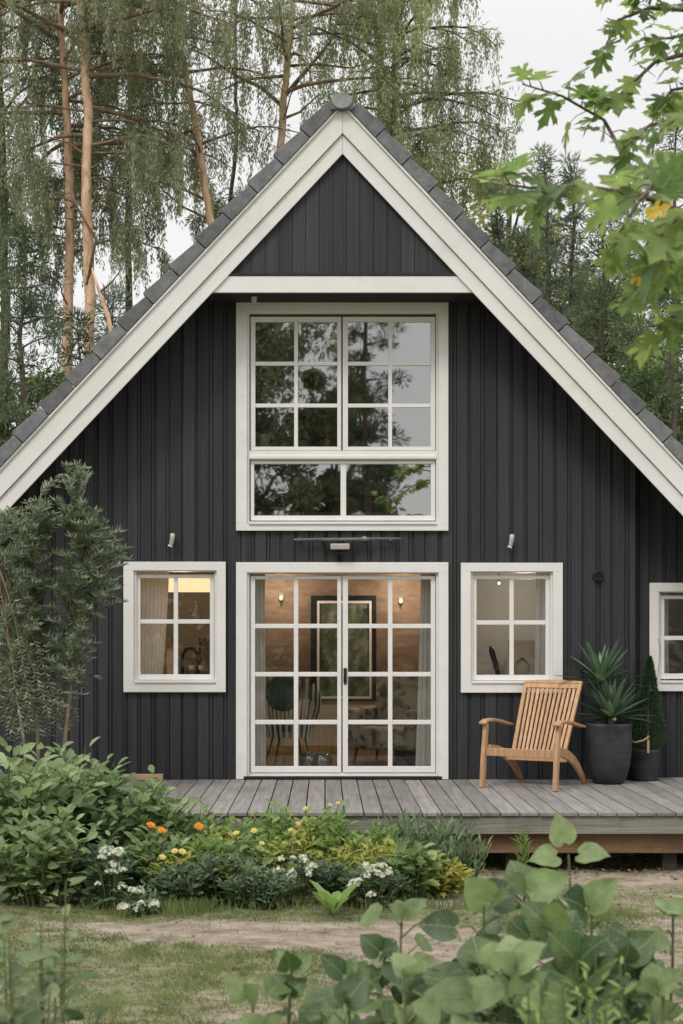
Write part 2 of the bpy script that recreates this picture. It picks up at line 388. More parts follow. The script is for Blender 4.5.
so.rotation_euler = dirv.to_track_quat('Z', 'Y').to_euler(); so.location = (0, -10, 20)
sc.view_settings.view_transform = 'Standard'; sc.view_settings.look = 'None'
sc.view_settings.exposure = .07; sc.view_settings.gamma = 1
sc.cycles.max_bounces = 8; sc.cycles.transparent_max_bounces = 12; sc.cycles.diffuse_bounces = 3
sc.cycles.sample_clamp_indirect = 4
sc.cycles.use_denoising = True

# ================================================================== GROUND
def vnoise(x, y, seed=0):
    x = np.asarray(x, float); y = np.asarray(y, float)
    def h(i, j):
        n = (i*374761393 + j*668265263 + seed*974711) & 0x7fffffff
        n = (n ^ (n >> 13))*1274126177 & 0x7fffffff
        return ((n ^ (n >> 16)) & 0xffff)/65535.
    xi = np.floor(x).astype(np.int64); yi = np.floor(y).astype(np.int64)
    fx = x-xi; fy = y-yi; fx = fx*fx*(3-2*fx); fy = fy*fy*(3-2*fy)
    return (h(xi,yi)*(1-fx)+h(xi+1,yi)*fx)*(1-fy)+(h(xi,yi+1)*(1-fx)+h(xi+1,yi+1)*fx)*fy
def fbm(x, y, seed=0, o=4):
    s = 0; a = .5; t = 0
    for k in range(o):
        s = s + a*vnoise(x*2**k, y*2**k, seed+k*17); t += a; a *= .55
    return s/t
def grass_mask(x, y):
    """how grassy the ground is: 0 bare soil .. 1 grass"""
    x = np.asarray(x, float); y = np.asarray(y, float)
    n = fbm(x*.9, y*1.5, 3, 5)+.055
    def bump(cx, cy, rx, ry): return np.exp(-(((x-cx)/rx)**2 + ((y-cy)/ry)**2))
    b = .10*(fbm(x*4, y*6, 61, 3)-.5)*2 + .48*bump(-1.2, -6.5, 1.7, .75) + .26*bump(-1.6, -4.55, 2.6, .22) - .22*bump(-.9, -5.25, 1.4, .33) \
        + .20*bump(2.3, -4.0, 1.0, .35) - .22*bump(.4, -5.6, 1.0, .6) + .16*bump(2.2, -5.2, .9, .5) - .3*bump(-.75,-6.95,.35,.2) - .25*bump(2,-3.1,2.5,.25)
    far = np.where((y < -7.5) | (y > 8), .25, 0)
    return np.clip((n + b + far - .42)/.28, 0, 1)
gx = np.concatenate([[-400,-150,-60,-30,-18], np.arange(-10, 10.01, .1), [18,30,60,150,400]])
gy = np.concatenate([[-400,-150,-60,-32,-20], np.arange(-13, -1.99, .08), [0,3,6,9,12,16,22,30,60,150,400]])
GX, GY = np.meshgrid(gx, gy)
near = (np.abs(GX) < 9) & (GY > -12.5) & (GY < -2.2)
GZ = np.where(near, (fbm(GX*1.3, GY*1.3, 9)-.5)*.07 + (fbm(GX*6, GY*6, 5, 3)-.5)*.022, 0)
nx, ny = len(gx), len(gy)
idx = np.arange(nx*ny).reshape(ny, nx)
Fg = np.stack([idx[:-1,:-1], idx[:-1,1:], idx[1:,1:], idx[1:,:-1]], -1).reshape(-1, 4)
mg, nt, ns, ln = nodes('soil_and_moss')
out = N(nt, 'ShaderNodeOutputMaterial'); b = N(nt, 'ShaderNodeBsdfPrincipled'); ln.new(b.outputs[0], out.inputs[0])
b.inputs['Roughness'].default_value = .95; b.inputs['Specular IOR Level'].default_value = .1
at = N(nt, 'ShaderNodeAttribute'); at.attribute_name = 'grassy'
tc = N(nt, 'ShaderNodeTexCoord')
def noise(sc_, det=8, ro=.65, src=None):
    n = N(nt, 'ShaderNodeTexNoise'); n.inputs['Scale'].default_value = sc_; n.inputs['Detail'].default_value = det; n.inputs['Roughness'].default_value = ro
    ln.new((src or tc.outputs['Object']), n.inputs[0]); return n.outputs[0]
mps = N(nt, 'ShaderNodeMapping'); mps.inputs['Scale'].default_value = (.85, 1.25, 1); ln.new(tc.outputs['Object'], mps.inputs[0])
r1 = N(nt, 'ShaderNodeValToRGB'); e = r1.color_ramp.elements
e[0].position = .36; e[0].color = (.17,.135,.10,1); e[1].position = .64; e[1].color = (.43,.365,.295,1)
x = r1.color_ramp.elements.new(.5); x.color = (.31,.255,.20,1)
ln.new(noise(4.5, 10, .72, mps.outputs[0]), r1.inputs[0])
r2 = N(nt, 'ShaderNodeValToRGB'); e = r2.color_ramp.elements
e[0].position = .35; e[0].color = (.11,.12,.06,1); e[1].position = .65; e[1].color = (.27,.27,.15,1)
ln.new(noise(14, 8, .7), r2.inputs[0])
ad = N(nt, 'ShaderNodeMath', operation='ADD'); ln.new(at.outputs['Fac'], ad.inputs[0])
mm = N(nt, 'ShaderNodeMapRange'); mm.inputs[1].default_value = .3; mm.inputs[2].default_value = .7; mm.inputs[3].default_value = -.45; mm.inputs[4].default_value = .45
ln.new(noise(9, 8, .75), mm.inputs[0]); ln.new(mm.outputs[0], ad.inputs[1])
cl = N(nt, 'ShaderNodeMapRange'); cl.inputs[1].default_value = .2; cl.inputs[2].default_value = .8; cl.inputs[3].default_value = 0; cl.inputs[4].default_value = .85
ln.new(ad.outputs[0], cl.inputs[0])
mx = N(nt, 'ShaderNodeMix', data_type='RGBA'); ln.new(cl.outputs[0], mx.inputs[0]); ln.new(r1.outputs[0], mx.inputs[6]); ln.new(r2.outputs[0], mx.inputs[7])
ln.new(mx.outputs[2], b.inputs['Base Color'])
bp = N(nt, 'ShaderNodeBump'); bp.inputs['Strength'].default_value = .8; bp.inputs['Distance'].default_value = .03
ln.new(noise(22, 10, .75), bp.inputs['Height']); ln.new(bp.outputs[0], b.inputs['Normal'])
ground = mesh_np('ground', np.stack([GX.ravel(), GY.ravel(), GZ.ravel()], 1), Fg, mg)
a = ground.data.attributes.new('grassy', 'FLOAT', 'POINT'); a.data.foreach_set('value', grass_mask(GX.ravel(), GY.ravel()).astype(np.float32))
tag(ground, kind='structure')
def gz(x, y):
    x = np.asarray(x, float); y = np.asarray(y, float)
    ok = (np.abs(x) < 9) & (y > -12.5) & (y < -2.2)
    return np.where(ok, (fbm(x*1.3, y*1.3, 9)-.5)*.07 + (fbm(x*6, y*6, 5, 3)-.5)*.022, 0)

# grass blades
n = 700000
x = rng.uniform(-4, 4, n); y = rng.uniform(-10, -2.9, n)
m = grass_mask(x, y)*np.clip(fbm(x*7, y*9, 31, 3)*2.2-.55, .04, 1)
k = rng.random(n) < m*.75 + .012
k &= ~((y > -3.6) & (x > .9))| (rng.random(n) < .06)
x, y = x[k], y[k]; n = len(x)
th = rng.uniform(0, 2*np.pi, n); tilt = rng.uniform(.2, 1.3, n)
d = np.stack([np.cos(th)*tilt, np.sin(th)*tilt, np.ones(n)], 1)
nn = np.stack([np.cos(th+1.2), np.sin(th+1.2), rng.uniform(-.3,.3,n)], 1)
L = rng.uniform(.010, .030, n)*(1+.7*(fbm(x*2.2, y*2.2, 44)>.55))
g = foliage('grass', M['grass'], None, TB, np.stack([x, y, gz(x,y)-.004],1), d, nn, L, rng.uniform(.0025,.006,n)*1.1)
tag(g, 'short patchy green grass growing through the bare soil', 'grass', kind='stuff')

# litter under and before the deck
n = 5200
x = rng.uniform(.3, 4.6, n); y = -2.2 - np.abs(rng.normal(0, .42, n)) + rng.uniform(-.1,.9,n)
th = rng.uniform(0, 2*np.pi, n)
d = np.stack([np.cos(th), np.sin(th), rng.normal(0,.25,n)], 1)
nn = np.stack([rng.normal(0,.3,n), rng.normal(0,.3,n), np.ones(n)], 1)
litter_m = mat_leaf('dry_leaf_litter', [(.06,.04,.025),(.15,.10,.065),(.28,.20,.14)], .9, .05, .1, .2)
g = foliage('leaf_litter', litter_m, None, TQ, np.stack([x, y, gz(x,y)+rng.uniform(.003,.02,n)],1), d, nn, rng.uniform(.02,.07,n), rng.uniform(.012,.03,n))
tag(g, 'brown dry leaves and twigs littering the soil under the deck', 'leaf litter', kind='stuff')

n = 900
x = rng.uniform(-3.5, 3.5, n); y = rng.uniform(-9.5, -3.2, n)
th = rng.uniform(0, 2*np.pi, n)
g = foliage('fallen_leaves', litter_m, None, TO, np.stack([x, y, gz(x,y)+rng.uniform(.008,.03,n)],1), np.stack([np.cos(th), np.sin(th), rng.normal(0,.2,n)], 1), np.stack([rng.normal(0,.35,n), rng.normal(0,.35,n), np.ones(n)], 1), rng.uniform(.015,.05,n), rng.uniform(.008,.028,n))
tag(g, 'scattered dry brown leaves lying on the lawn', 'fallen leaves', kind='stuff')
# ================================================================== HOUSE
house = empty('house', (0, 0, 0), 0, 'dark charcoal timber cabin with steep gable roof and white window trim', 'house')
SL = 1.064
s0 = 14.48/F
ZA = CZ + (636-153.6)*s0                     # lower rake edge apex at Y=-.52
def rake(px): return px*s0
zL, zG, zU, zT = ZA, ZA+19.6*s0, ZA+45.5*s0, ZA+45.5*s0+19*s0
XE = 4.62
def wall_top(x): return zG + .05 - SL*abs(x)   # where the walls end under the roof slab

FL = .5        # deck and floor level
# openings (inner casing edges) in wall plane: x0,x1,z0,z1
def W(px): return (px-342)/100.
def Z(py): return CZ+(636-py)/100.
op_door = (W(246), W(439.5), FL-.0, Z(571.5))
op_up = (W(246), W(439.5), Z(525), Z(311.5))
op_l = (W(133), W(218), Z(683), Z(569.5))
op_r = (W(469), W(553.5), Z(683.5), Z(570.5))
sR = (.22+15)/F
def WR(px): return CX+(px-325)*sR
def ZR(py): return CZ+(636-py)*sR
op_f = (WR(656.5), WR(738), ZR(683), ZR(590.5))
XR = 2.93      # the wall steps back to the right of here

def wall_panel(x0, x1, y, ops, name, zb=.06, top=None):
    top = top or wall_top
    bk = MB()
    xs = sorted(set([x0, x1, 0.0] + [o[0] for o in ops] + [o[1] for o in ops]))
    xs = [v for v in xs if x0 <= v <= x1]
    def cut(a, b_, z0, z1fn, mb, ya, yb):
        segs = [(z0, None)]
        for o in ops:
            if o[0] < (a+b_)/2 < o[1]:
                ns_ = []
                for lo, hi in segs:
                    hi_ = hi if hi is not None else 99
                    if o[3] <= lo or o[2] >= hi_: ns_.append((lo, hi)); continue
                    if o[2] > lo+.01: ns_.append((lo, o[2]))
                    if hi is None or o[3] < hi: ns_.append((o[3], hi))
                segs = ns_
        for lo, hi in segs:
            if hi is None:
                za, zb_ = z1fn(a), z1fn(b_)
                if max(za, zb_) <= lo+.01: continue
                mb.prism([(a, lo), (b_, lo), (b_, max(zb_, lo+.001)), (a, max(za, lo+.001))], ya, yb)
            elif hi-lo > .01:
                mb.prism([(a, lo), (b_, lo), (b_, hi), (a, hi)], ya, yb)
    for a, b_ in zip(xs[:-1], xs[1:]): cut(a, b_, zb, top, bk, y, y+.14)
    o = bk.build(name, M['wall_back'], house)
    bd = MB(); rr = random.Random(int(y*100)+11)
    pitch = .1432
    i = math.floor(x0/pitch)
    while i*pitch < x1:
        c = i*pitch + .05 + rr.uniform(-.006, .006); hw = .049 + rr.uniform(-.006, .006)
        a, b_ = max(c-hw, x0+.001), min(c+hw, x1-.001)
        if b_-a > .02:
            br = sorted(set([a, b_] + [v for oo in ops for v in oo[:2] if a < v < b_]))
            dep = .017 + rr.uniform(-.004, .004)
            for p, q in zip(br[:-1], br[1:]): cut(p, q, zb-.02+rr.uniform(0,.01), lambda v: top(v)-.004, bd, y-dep, y-.0005)
        # a thin lath in some gaps
        if rr.random() < .85:
            c2 = c+pitch/2+rr.uniform(-.012,.012)
            a, b_ = c2-.011, c2+.011
            if a > x0 and b_ < x1 and not any(a < v < b_ for oo in ops for v in oo[:2]):
                cut(a, b_, zb, lambda v: top(v)-.006, bd, y-.008, y-.0005)
        i += 1
    ch = bd.build('cladding', M['wall'], o)
    return o
wall_panel(-4.25, XR, 0, [op_door, op_up, op_l, op_r], 'front_wall')
wall_panel(XR, 4.25, .22, [op_f], 'recessed_wall')
# return, sides and back
mb = MB()
mb.box(XR-.10, XR, .141, .219, .06, wall_top(XR)-.02); mb.build('return_wall', M['wall_back'], house)
mb = MB(); mb.box(-4.25, -4.11, .141, 8, .06, wall_top(4.25)); mb.build('side_wall', M['wall_back'], house)
mb = MB(); mb.box(4.11, 4.25, .362, 8, .06, wall_top(4.25))
mb.build('side_wall', M['wall_back'], house)
mb = MB(); mb.prism([(-4.25,.06),(4.25,.06),(4.25,wall_top(4.25)),(0,wall_top(0)),(-4.25,wall_top(4.25))], 8.001, 8.14)
mb.build('rear_wall', M['wall_back'], house)
mb = MB(); mb.box(-4.2, 4.2, .02, 8.1, -.05, .055); mb.build('foundation', M['cap'], house)

# gable box above the collar beam
zb0 = CZ + (636-292)*s0; zb1 = CZ + (636-275.5)*s0
hx = lambda z: (zG - z)/SL
mb = MB(); mb.prism([(-hx(zb0), zb0+.002), (hx(zb0), zb0+.002), (0, zG)], -.45, -.024)
gb = mb.build('gable_panel', M['soffit'], house)
mb = MB(); rr = random.Random(4)
x = -1.4
while x < 1.4:
    wd = .131 + rr.uniform(-.003,.003)
    a, b_ = x+.0022, x+wd-.0022
    zt = min(zG-.004-SL*abs(a), zG-.004-SL*abs(b_))
    if zt > zb1+.02:
        za, zc = zG-.004-SL*abs(a), zG-.004-SL*abs(b_)
        poly = [(a, zb1-.02), (b_, zb1-.02), (b_, zc), (a, za)]
        if a < 0 < b_: poly = [(a, zb1-.02), (b_, zb1-.02), (b_, zc), (0, zG-.004), (a, za)]
        mb.prism(poly, -.472-rr.uniform(0,.004), -.4505)
    x += wd
mb.build('cladding', M['wall'], gb)
mb = MB()
mb.prism([(-hx(zb0)-.02, zb0), (hx(zb0)+.02, zb0), (hx(zb1)+.02, zb1), (-hx(zb1)-.02, zb1)], -.498, -.4725)
cb = mb.build('collar_beam', M['trim_rake'], house, bevel=.003)
mb = MB(); mb.box(-hx(zb1)+.06, -.004, -.503, -.474, zb1+.002, zb1+.026); mb.box(.004, hx(zb1)-.06, -.503, -.474, zb1+.002, zb1+.026)
mb.box(-.006,.006,-.505,-.475,zb1+.003,zb1+.04)
mb.build('flashing', M['metal_dark'], cb)

# rake boards
def strip(x_in, x_out, zlo, zhi, y0, y1, mb, sgn):
    a = [(x_in, zlo-SL*x_in), (x_out, zlo-SL*x_out), (x_out, zhi-SL*x_out), (x_in, zhi-SL*x_in)]
    if sgn < 0: a = [(-x, z) for x, z in a][::-1]
    mb.prism(a, y0, y1)
for sgn, lab in ((-1, None), (1, None)):
    mb = MB(); strip(.001, XE, zL, zG-.004, -.520, -.499, mb, sgn)
    strip(.001, XE, zG+.003, zU, -.545, -.499, mb, sgn)
    rb = mb.build('barge_board', M['trim_rake'], house, bevel=.003)
    mb = MB(); strip(.001, XE+.01, zU+.001, zU+.034, -.566, -.52, mb, sgn)
    mb.build('drip_edge', M['trim'], rb, bevel=.004)
# roof slab, soffit and tiles
for sgn in (-1, 1):
    mb = MB(); strip(.0, XE, zG+.052, zU+.03, -.4985, 8.5, mb, sgn)
    slab = mb.build('roof_slope', M['soffit'], house)
    mb = MB(); pitch = .251; L_ = pitch*math.sqrt(1+SL*SL); ang = math.atan(SL)
    for k in range(0, 19):
        x0 = .07 + k*pitch; rr_ = random.Random(k*7+sgn)
        # local frame: u down the slope, n outward
        u = Vector((sgn*math.cos(ang), 0, -math.sin(ang))); nrm = Vector((sgn*math.sin(ang), 0, math.cos(ang)))
        o0 = Vector((sgn*x0, 0, zU+.036-SL*x0))
        th = (19*s0)*math.cos(ang)
        d0, d1 = -.004, .022+rr_.uniform(-.003,.003)
        base0, base1 = .0, .0
        q = [(0, base0), (L_-.010, base1), (L_-.010, th+d1-.008), (L_-.024, th+d1), (0, th+d0-.014)]
        pts = [o0+u*a_+nrm*b_ for a_, b_ in q]
        poly = [(p.x, p.z) for p in pts]
        if sgn > 0: poly = poly[::1]
        # ensure CCW seen from -y
        ar = sum(poly[i][0]*poly[(i+1) % 5][1]-poly[(i+1) % 5][0]*poly[i][1] for i in range(5))
        if ar < 0: poly = poly[::-1]
        mb.prism(poly, -.575-rr_.uniform(0,.008), 8.52)
    mb.build('roof_tiles', M['tile'], slab, bevel=.006)
# ridge cap: half round with a pale end disc
rc = P(342, 101, -.58)
prof = []
for k in range(15):
    t = math.pi*(-.12 + 1.24*k/14)
    prof.append((rc.x + .118*math.cos(t), rc.z-.045 + .118*math.sin(t)))
mb = MB(); mb.prism(prof, -.61, 8.54); cap = mb.build('ridge_cap', M['tile'], house, bevel=.006)
prof2 = []
for k in range(21):
    t = 2*math.pi*k/21
    prof2.append((rc.x+.097*math.cos(t), rc.z-.012+.073*math.sin(t)))
mb = MB(); mb.prism(prof2, -.622, -.6105); mb.build('end_disc', M['cap'], cap, bevel=.005)

# windows ---------------------------------------------------------
def frame_rect(mb, x0, x1, z0, z1, wl, wr, wb, wt, y0, y1):
    """four members butted end to end round an opening whose OUTER edge is given"""
    mb.box(x0, x0+wl, y0, y1, z0+wb, z1-wt); mb.box(x1-wr, x1, y0, y1, z0+wb, z1-wt)
    mb.box(x0, x1, y0, y1, z1-wt, z1)
    if wb > 0: mb.box(x0, x1, y0, y1, z0, z0+wb)
def sash(mb, x0, x1, z0, z1, gx_, gz_, st, y0, y1, bar):
    """sash frame: st=(l,r,b,t) widths, gx_/gz_ bar centres"""
    frame_rect(mb, x0, x1, z0, z1, st[0], st[1], st[2], st[3], y0, y1)
    for g_ in gx_: mb.box(g_-bar/2, g_+bar/2, y0+.006, y1-.004, z0+st[2], z1-st[3])
    xs = [x0+st[0]] + [v for g_ in gx_ for v in (g_-bar/2, g_+bar/2)] + [x1-st[1]]
    for g_ in gz_:
        for i in range(0, len(xs), 2): mb.box(xs[i], xs[i+1], y0+.006, y1-.004, g_-bar/2, g_+bar/2)

def window(kind, name, outer, inner, y, sashes, panes, panemat, label=None, sill=None, extra=None):
    """outer casing rect, inner opening, sashes list, one pane mesh"""
    x0, x1, z0, z1 = outer; a0, a1, b0, b1 = inner
    mb = MB(); frame_rect(mb, x0, x1, z0, z1, a0-x0+.012, x1-a1+.012, (b0-z0+.012) if b0 > z0+.01 else 0, z1-b1+.012, y-.052, y-.024)
    c = mb.build(name, M['trim'], house, bevel=.003)
    if label: c['label'] = label
    mb = MB(); d = .022
    frame_rect(mb, a0-.002, a1+.002, b0-(.002 if b0 > z0+.01 else -.02), b1+.002, .036, .036, d, d, y-.02, y+.135)
    if extra: extra(mb)
    mb.build('frame', M['trim'], c, bevel=.002)
    mb = MB()
    for sd_ in sashes: sash(mb, *sd_)
    mb.build('sash', M['trim'], c, bevel=.003)
    mb = MB()
    for (p0, p1, q0, q1, yy) in panes:
        mb.add([(p0,yy,q0),(p1,yy,q0),(p1,yy,q1),(p0,yy,q1)], [(0,1,2,3)])
    mb.build('panes', panemat, c)
    if sill:
        mb = MB(); mb.box(*sill); mb.build('sill', M['trim'], c, bevel=.004)
    return c
B = .044
# door
ys0, ys1 = .012, .058
dz0, dz1 = Z(772.5), Z(576)
sl = (W(250.5), W(341.3), dz0, dz1, [W(296)], [Z(626), Z(674.3), Z(722.3)], (.045,.040,.06,.032), ys0, ys1, B)
sr = (W(342.7), W(435.5), dz0, dz1, [W(390.3)], [Z(626), Z(674.3), Z(722.3)], (.053,.045,.06,.032), ys0, ys1, B)
def ex(mb): mb.box(op_door[0]+.02, op_door[1]-.02, .03, .13, FL-.02, dz0-.004)
door = window('door', 'glazed_double_door', (W(236.3), W(448), FL+.002, Z(562.5)), op_door, 0, [sl, sr],
    [(W(254), W(338.5), dz0+.05, dz1-.02, .04), (W(347), W(432), dz0+.05, dz1-.02, .04)], M['pane'], None, None, ex)
mb = MB(); mb.box(W(343.5), W(346.8), -.004, .0115, Z(683), Z(668)); hb = mb.build('handle', M['metal_dark'], door, bevel=.002)
mb = MB(); mb.tube([(W(345.2), -.004, Z(673)), (W(345.2), -.045, Z(673)), (W(345.2), -.05, Z(679)), (W(345.2), -.05, Z(685))], .009, 8); mb.build('lever', M['metal_dark'], hb, True)
mb = MB(); mb.box(op_door[0]-.02, op_door[1]+.02, -.062, -.012, FL+.0, FL+.032); mb.build('threshold', M['metal_dark'], door, bevel=.003)
# upper window
ub = .038
su = [(W(250.5), W(341.3), Z(450), Z(316.5), [W(296)], [Z(363.2), Z(405.2)], (.047,.040,.035,.05), ys0, ys1, ub),
      (W(342.7), W(435.5), Z(450), Z(316.5), [W(390.3)], [Z(363.2), Z(405.2)], (.053,.048,.035,.05), ys0, ys1, ub),
      (W(250.5), W(435.5), Z(520.5), Z(460.5), [W(343.4)], [], (.035,.045,.05,.032), ys0, ys1, .056)]
def exu(mb): mb.box(op_up[0]+.02, op_up[1]-.02, -.006, .13, Z(460), Z(450.6))
up = window('w', 'window', (W(236.3), W(448), Z(531), Z(303)), op_up, 0, su,
    [(W(253), W(339), Z(448), Z(320), .04), (W(346), W(433), Z(448.5), Z(320), .036), (W(252), W(433), Z(517), Z(462), .042)], M['pane_up'],
    'large upper window with twelve panes above two wide ones',
    (op_up[0]+.03, op_up[1]-.03, -.068, .011, Z(524.8), Z(522)), exu)
mb = MB(); mb.box(op_up[0]+.03, op_up[1]-.03, -.03, .0, Z(459), Z(456)); mb.build('transom_ledge', M['trim'], up, bevel=.003)
# small windows
def small(px_l, px_r, t, b_, op, name_label, y=0, WW=W, ZZ=Z, dx=0):
    s_ = [(WW(px_l+12)+.0, WW(px_r-12.), ZZ(b_-12), ZZ(t+12.5), [WW((px_l+px_r)/2+.6)], [ZZ(t+59.5) if y == 0 else ZZ(638)], (.042,.042,.055,.035), y+.012, y+.056, .043)]
    return window('w', 'window', (WW(px_l), WW(px_r), ZZ(b_), ZZ(t)), op, y, s_,
        [(WW(px_l+14), WW(px_r-14), ZZ(b_-15), ZZ(t+14), y+.036)], M['pane'], name_label,
        (op[0]+.02, op[1]-.02, y-.066, y+.011, op[2]+.002, op[2]+.026))
small(124, 226, 562, 692, op_l, 'small four-pane window with warm light inside')
small(460.5, 562, 563, 692.5, op_r, 'small four-pane window behind the wooden chair')
small(648.5, 746, 583, 691, op_f, 'small window on the recessed wall at the right', .22, WR, ZR)

# ------------------------------------------------------------------ interior shell
M['brownwall'] = mat_basic('warm_brown_wallboard', (.165,.112,.08), (.28,.20,.145), .7, (4,4,14), bump=.2, dirt=((.13,.08,.05), 5, .5,.8))
M['beige'] = mat_basic('beige_dado', (.58,.51,.44), (.66,.58,.50), .7, (3,3,3), bump=.05)
M['greywall'] = mat_basic('grey_green_plaster', (.16,.165,.15), (.22,.225,.20), .8, (2,2,2), bump=.05)
M['palewall'] = mat_basic('pale_plaster', (.42,.40,.36), (.48,.46,.42), .8, (2,2,2), bump=.05)
M['floorwood'] = mat_basic('brown_floorboards', (.13,.075,.045), (.24,.15,.095), .45, (12,1.2,12), bump=.15)
mb = MB(); mb.box(-4.1, XR-.11, .142, 4.5, .40, FL-.002); mb.box(XR-.11, 4.1, .362, 4.5, .40, FL-.003); mb.build('floor', M['floorwood'], house)
mb = MB(); mb.box(-3.6, XR-.1, .142, 4.5, 2.72, 2.95); mb.build('upper_floor', M['palewall'], house)
mb = MB(); mb.box(-1.055, 1.065, 3.30, 3.40, FL, 2.715); mb.build('inner_wall', M['brownwall'], house)
mb = MB(); mb.box(-1.05, 1.06, 3.27, 3.299, FL, 1.16); mb.build('dado', M['beige'], house)
mb = MB(); mb.box(-1.05, 1.06, 3.235, 3.269, FL, .60); mb.build('skirting', M['teak'], house)
mb = MB(); mb.box(-1.16, -1.06, .142, 3.4, FL, 2.715); mb.build('inner_wall', M['greywall'], house)
mb = MB(); mb.box(1.07, 1.17, .142, 3.4, FL, 2.715); mb.build('inner_wall', M['palewall'], house)
mb = MB(); mb.box(-4.1, -1.165, 2.4, 2.5, FL, 2.715); mb.build('inner_wall', M['greywall'], house)
mb = MB(); mb.box(1.175, 4.1, 2.2, 2.3, FL, 2.715); mb.build('inner_wall', M['palewall'], house)
mb = MB(); mb.box(-3.0, 3.0, 3.6, 3.7, 2.955, 5.0); mb.box(-1.9,1.9,3.6,3.7,5.0,5.9); mb.build('inner_wall', M['greywall'], house)

# ================================================================== DECK
deck = empty('deck', (0,0,0), 0, 'raised weathered grey timber deck along the house front', 'deck')
DF = -15 + 143*15/(812-636.)        # front edge depth
DF = round(DF, 3)
mb = MB(); rr = random.Random(9)
i = -16
x0 = -.17
while True:
    a = x0 + i*.158 + .005; b_ = a + .148
    if a > 5.4: break
    yb = -.026 if b_ < XR else .195
    if a < XR < b_: yb = -.026
    zz = FL - rr.uniform(.001, .005)
    if b_ < -2.6: i += 1; continue
    mb.box(a, b_, DF-.03-rr.uniform(0,.006), yb, zz-.028, zz)
    i += 1
mb.build('deck_boards', M['deck'], deck, bevel=.003)
mb = MB(); mb.box(-2.65, .93, DF-.012, DF+.028, FL-.176, FL-.034); mb.box(.935, 5.4, DF-.012, DF+.028, FL-.178, FL-.034)
mb.build('fascia', M['fascia'], deck, bevel=.003)
mb = MB(); mb.box(-2.6, 5.35, DF+.07, DF+.13, FL-.345, FL-.181); mb.build('beam', M['beam'], deck, bevel=.005)
mb = MB()
for k in range(20): mb.box(-2.5+k*.41, -2.5+k*.41+.045, DF+.131, -.03, FL-.16, FL-.036)
mb.build('joists', M['darkwood'], deck)
for px in (-60, 200, 512, 668, 780):
    p = P(px, 860, DF+.2)
    mb = MB(); mb.box(p.x-.06, p.x+.06, DF+.14, DF+.26, -.1, FL-.20); mb.build('post', M['darkwood'], deck, bevel=.004)
for px in (300, 560):
    p = P(px, 860, -.6)
    mb = MB(); mb.box(p.x-.06, p.x+.06, -.7, -.58, -.1, FL-.17); mb.build('post', M['darkwood'], deck)

# ================================================================== THINGS ON THE FRONT
def wall_spot(px, py, label):
    p = P(px, py, -.03)
    t = empty('wall_lamp', (p.x, -.024, p.z), 0, label, 'wall lamp', 'small wall lamps above the windows'); t.scale = (.82, .9, .82)
    mb = MB(); mb.box(-.016, .016, -.012, .003, -.05, .06); mb.box(-.012,.012,-.05,-.0125,-.012,.012); mb.build('bracket', M['metal_dark'], t, bevel=.002)
    mb = MB(); mb.tube([(.004,-.075,.078),(.004,-.075,.07),(0,-.075,.02),(-.012,-.078,-.05),(-.022,-.080,-.072)], [.012,.031,.031,.027,.024], 16)
    mb.build('lamp_body', M['metal_pale'], t, True)
    mb = MB(); mb.tube([(-.022,-.080,-.0725),(-.028,-.081,-.086)], [.028,.031], 16); mb.build('lamp_shade', M['curtain'], t, True)
wall_spot(173, 540, 'small pale wall lamp above the left four-pane window')
wall_spot(511, 541, 'small pale wall lamp above the window behind the wooden chair')
p = P(598, 576, -.02)
t = empty('wall_vent', (p.x, -.024, p.z), 0, 'round black hooded vent on the charcoal wall above the potted yucca', 'vent')
mb = MB(); pr = [(.052,0),(.052,-.016),(.040,-.022),(.038,-.012),(0,-.010)]
Mr = Matrix.Rotation(R(90), 4, 'X')
mb.lathe([(0,.0),(.055,0),(.055,.02),(.042,.03),(.040,.014),(0,.012)], (0,0,0), 28, Mr); mb.build('ring', M['metal_dark'], t, True)
mb = MB()
for zz in (-.022, 0, .022): mb.box(-.033, .033, -.030, -.022, zz-.004, zz+.004)
mb.build('grille', M['metal_dark'], t)
# bar with a small floodlight under the upper window
p0, p1, pc = P(294, 539, -.08), P(401, 538, -.08), P(340, 547, -.08)
t = empty('bar_light', (pc.x, -.024, pc.z), 0, 'dark slim metal bar with a pale floodlight between upper window and door', 'outdoor light')
mb = MB(); mb.tube([(p0.x-pc.x, -.06, .072), (-.17,-.06,.078), (.30,-.06,.082), (p1.x-pc.x,-.06,.084)], [.012,.013,.013,.008], 8)
mb.tube([(-.18,-.085,.070),(.29,-.085,.076)], .013, 8)
for xx in (-.40,-.18,.02,.24,.50): mb.box(xx-.010, xx+.010, -.075, .002, .062, .094)
mb.build('bar', mat_basic('mid_grey_metal', (.10,.10,.11), (.16,.16,.17), .5, bump=.05), t)
mb = MB(); mb.box(-.095, .095, -.13, -.05, -.028, .030); hd = mb.build('floodlight', M['metal_pale'], t, bevel=.008)
mb = MB()
for k in range(9): a = k/8*math.pi; mb.lathe([(.0,0)], (0,0,0), 3) if False else None
mb.tube([(-.085,-.09,-.020),(-.07,-.09,-.052),(0,-.09,-.066),(.07,-.09,-.052),(.085,-.09,-.020)], .010, 8); mb.build('bracket', M['metal_dark'], t, True)
mb = MB(); mb.box(.222, .262, -.092, -.06, .062, .10); mb.build('clip', M['metal_pale'], t, bevel=.004)
p = P(254, 297, -.3)
t = empty('sensor', (p.x, -.30, zb0), 0, 'tiny pale round sensor under the collar beam', 'sensor')
mb = MB(); mb.lathe([(0,-.055),(.022,-.05),(.03,-.03),(.026,-.006),(.034,0)], (0,0,0), 16); mb.build('dome', M['metal_pale'], t, True)
mb = MB(); mb.lathe([(.0,-.0),(.04,-.001),(.04,.004)], (0,0,0), 16); mb.build('base', M['metal_dark'], t)

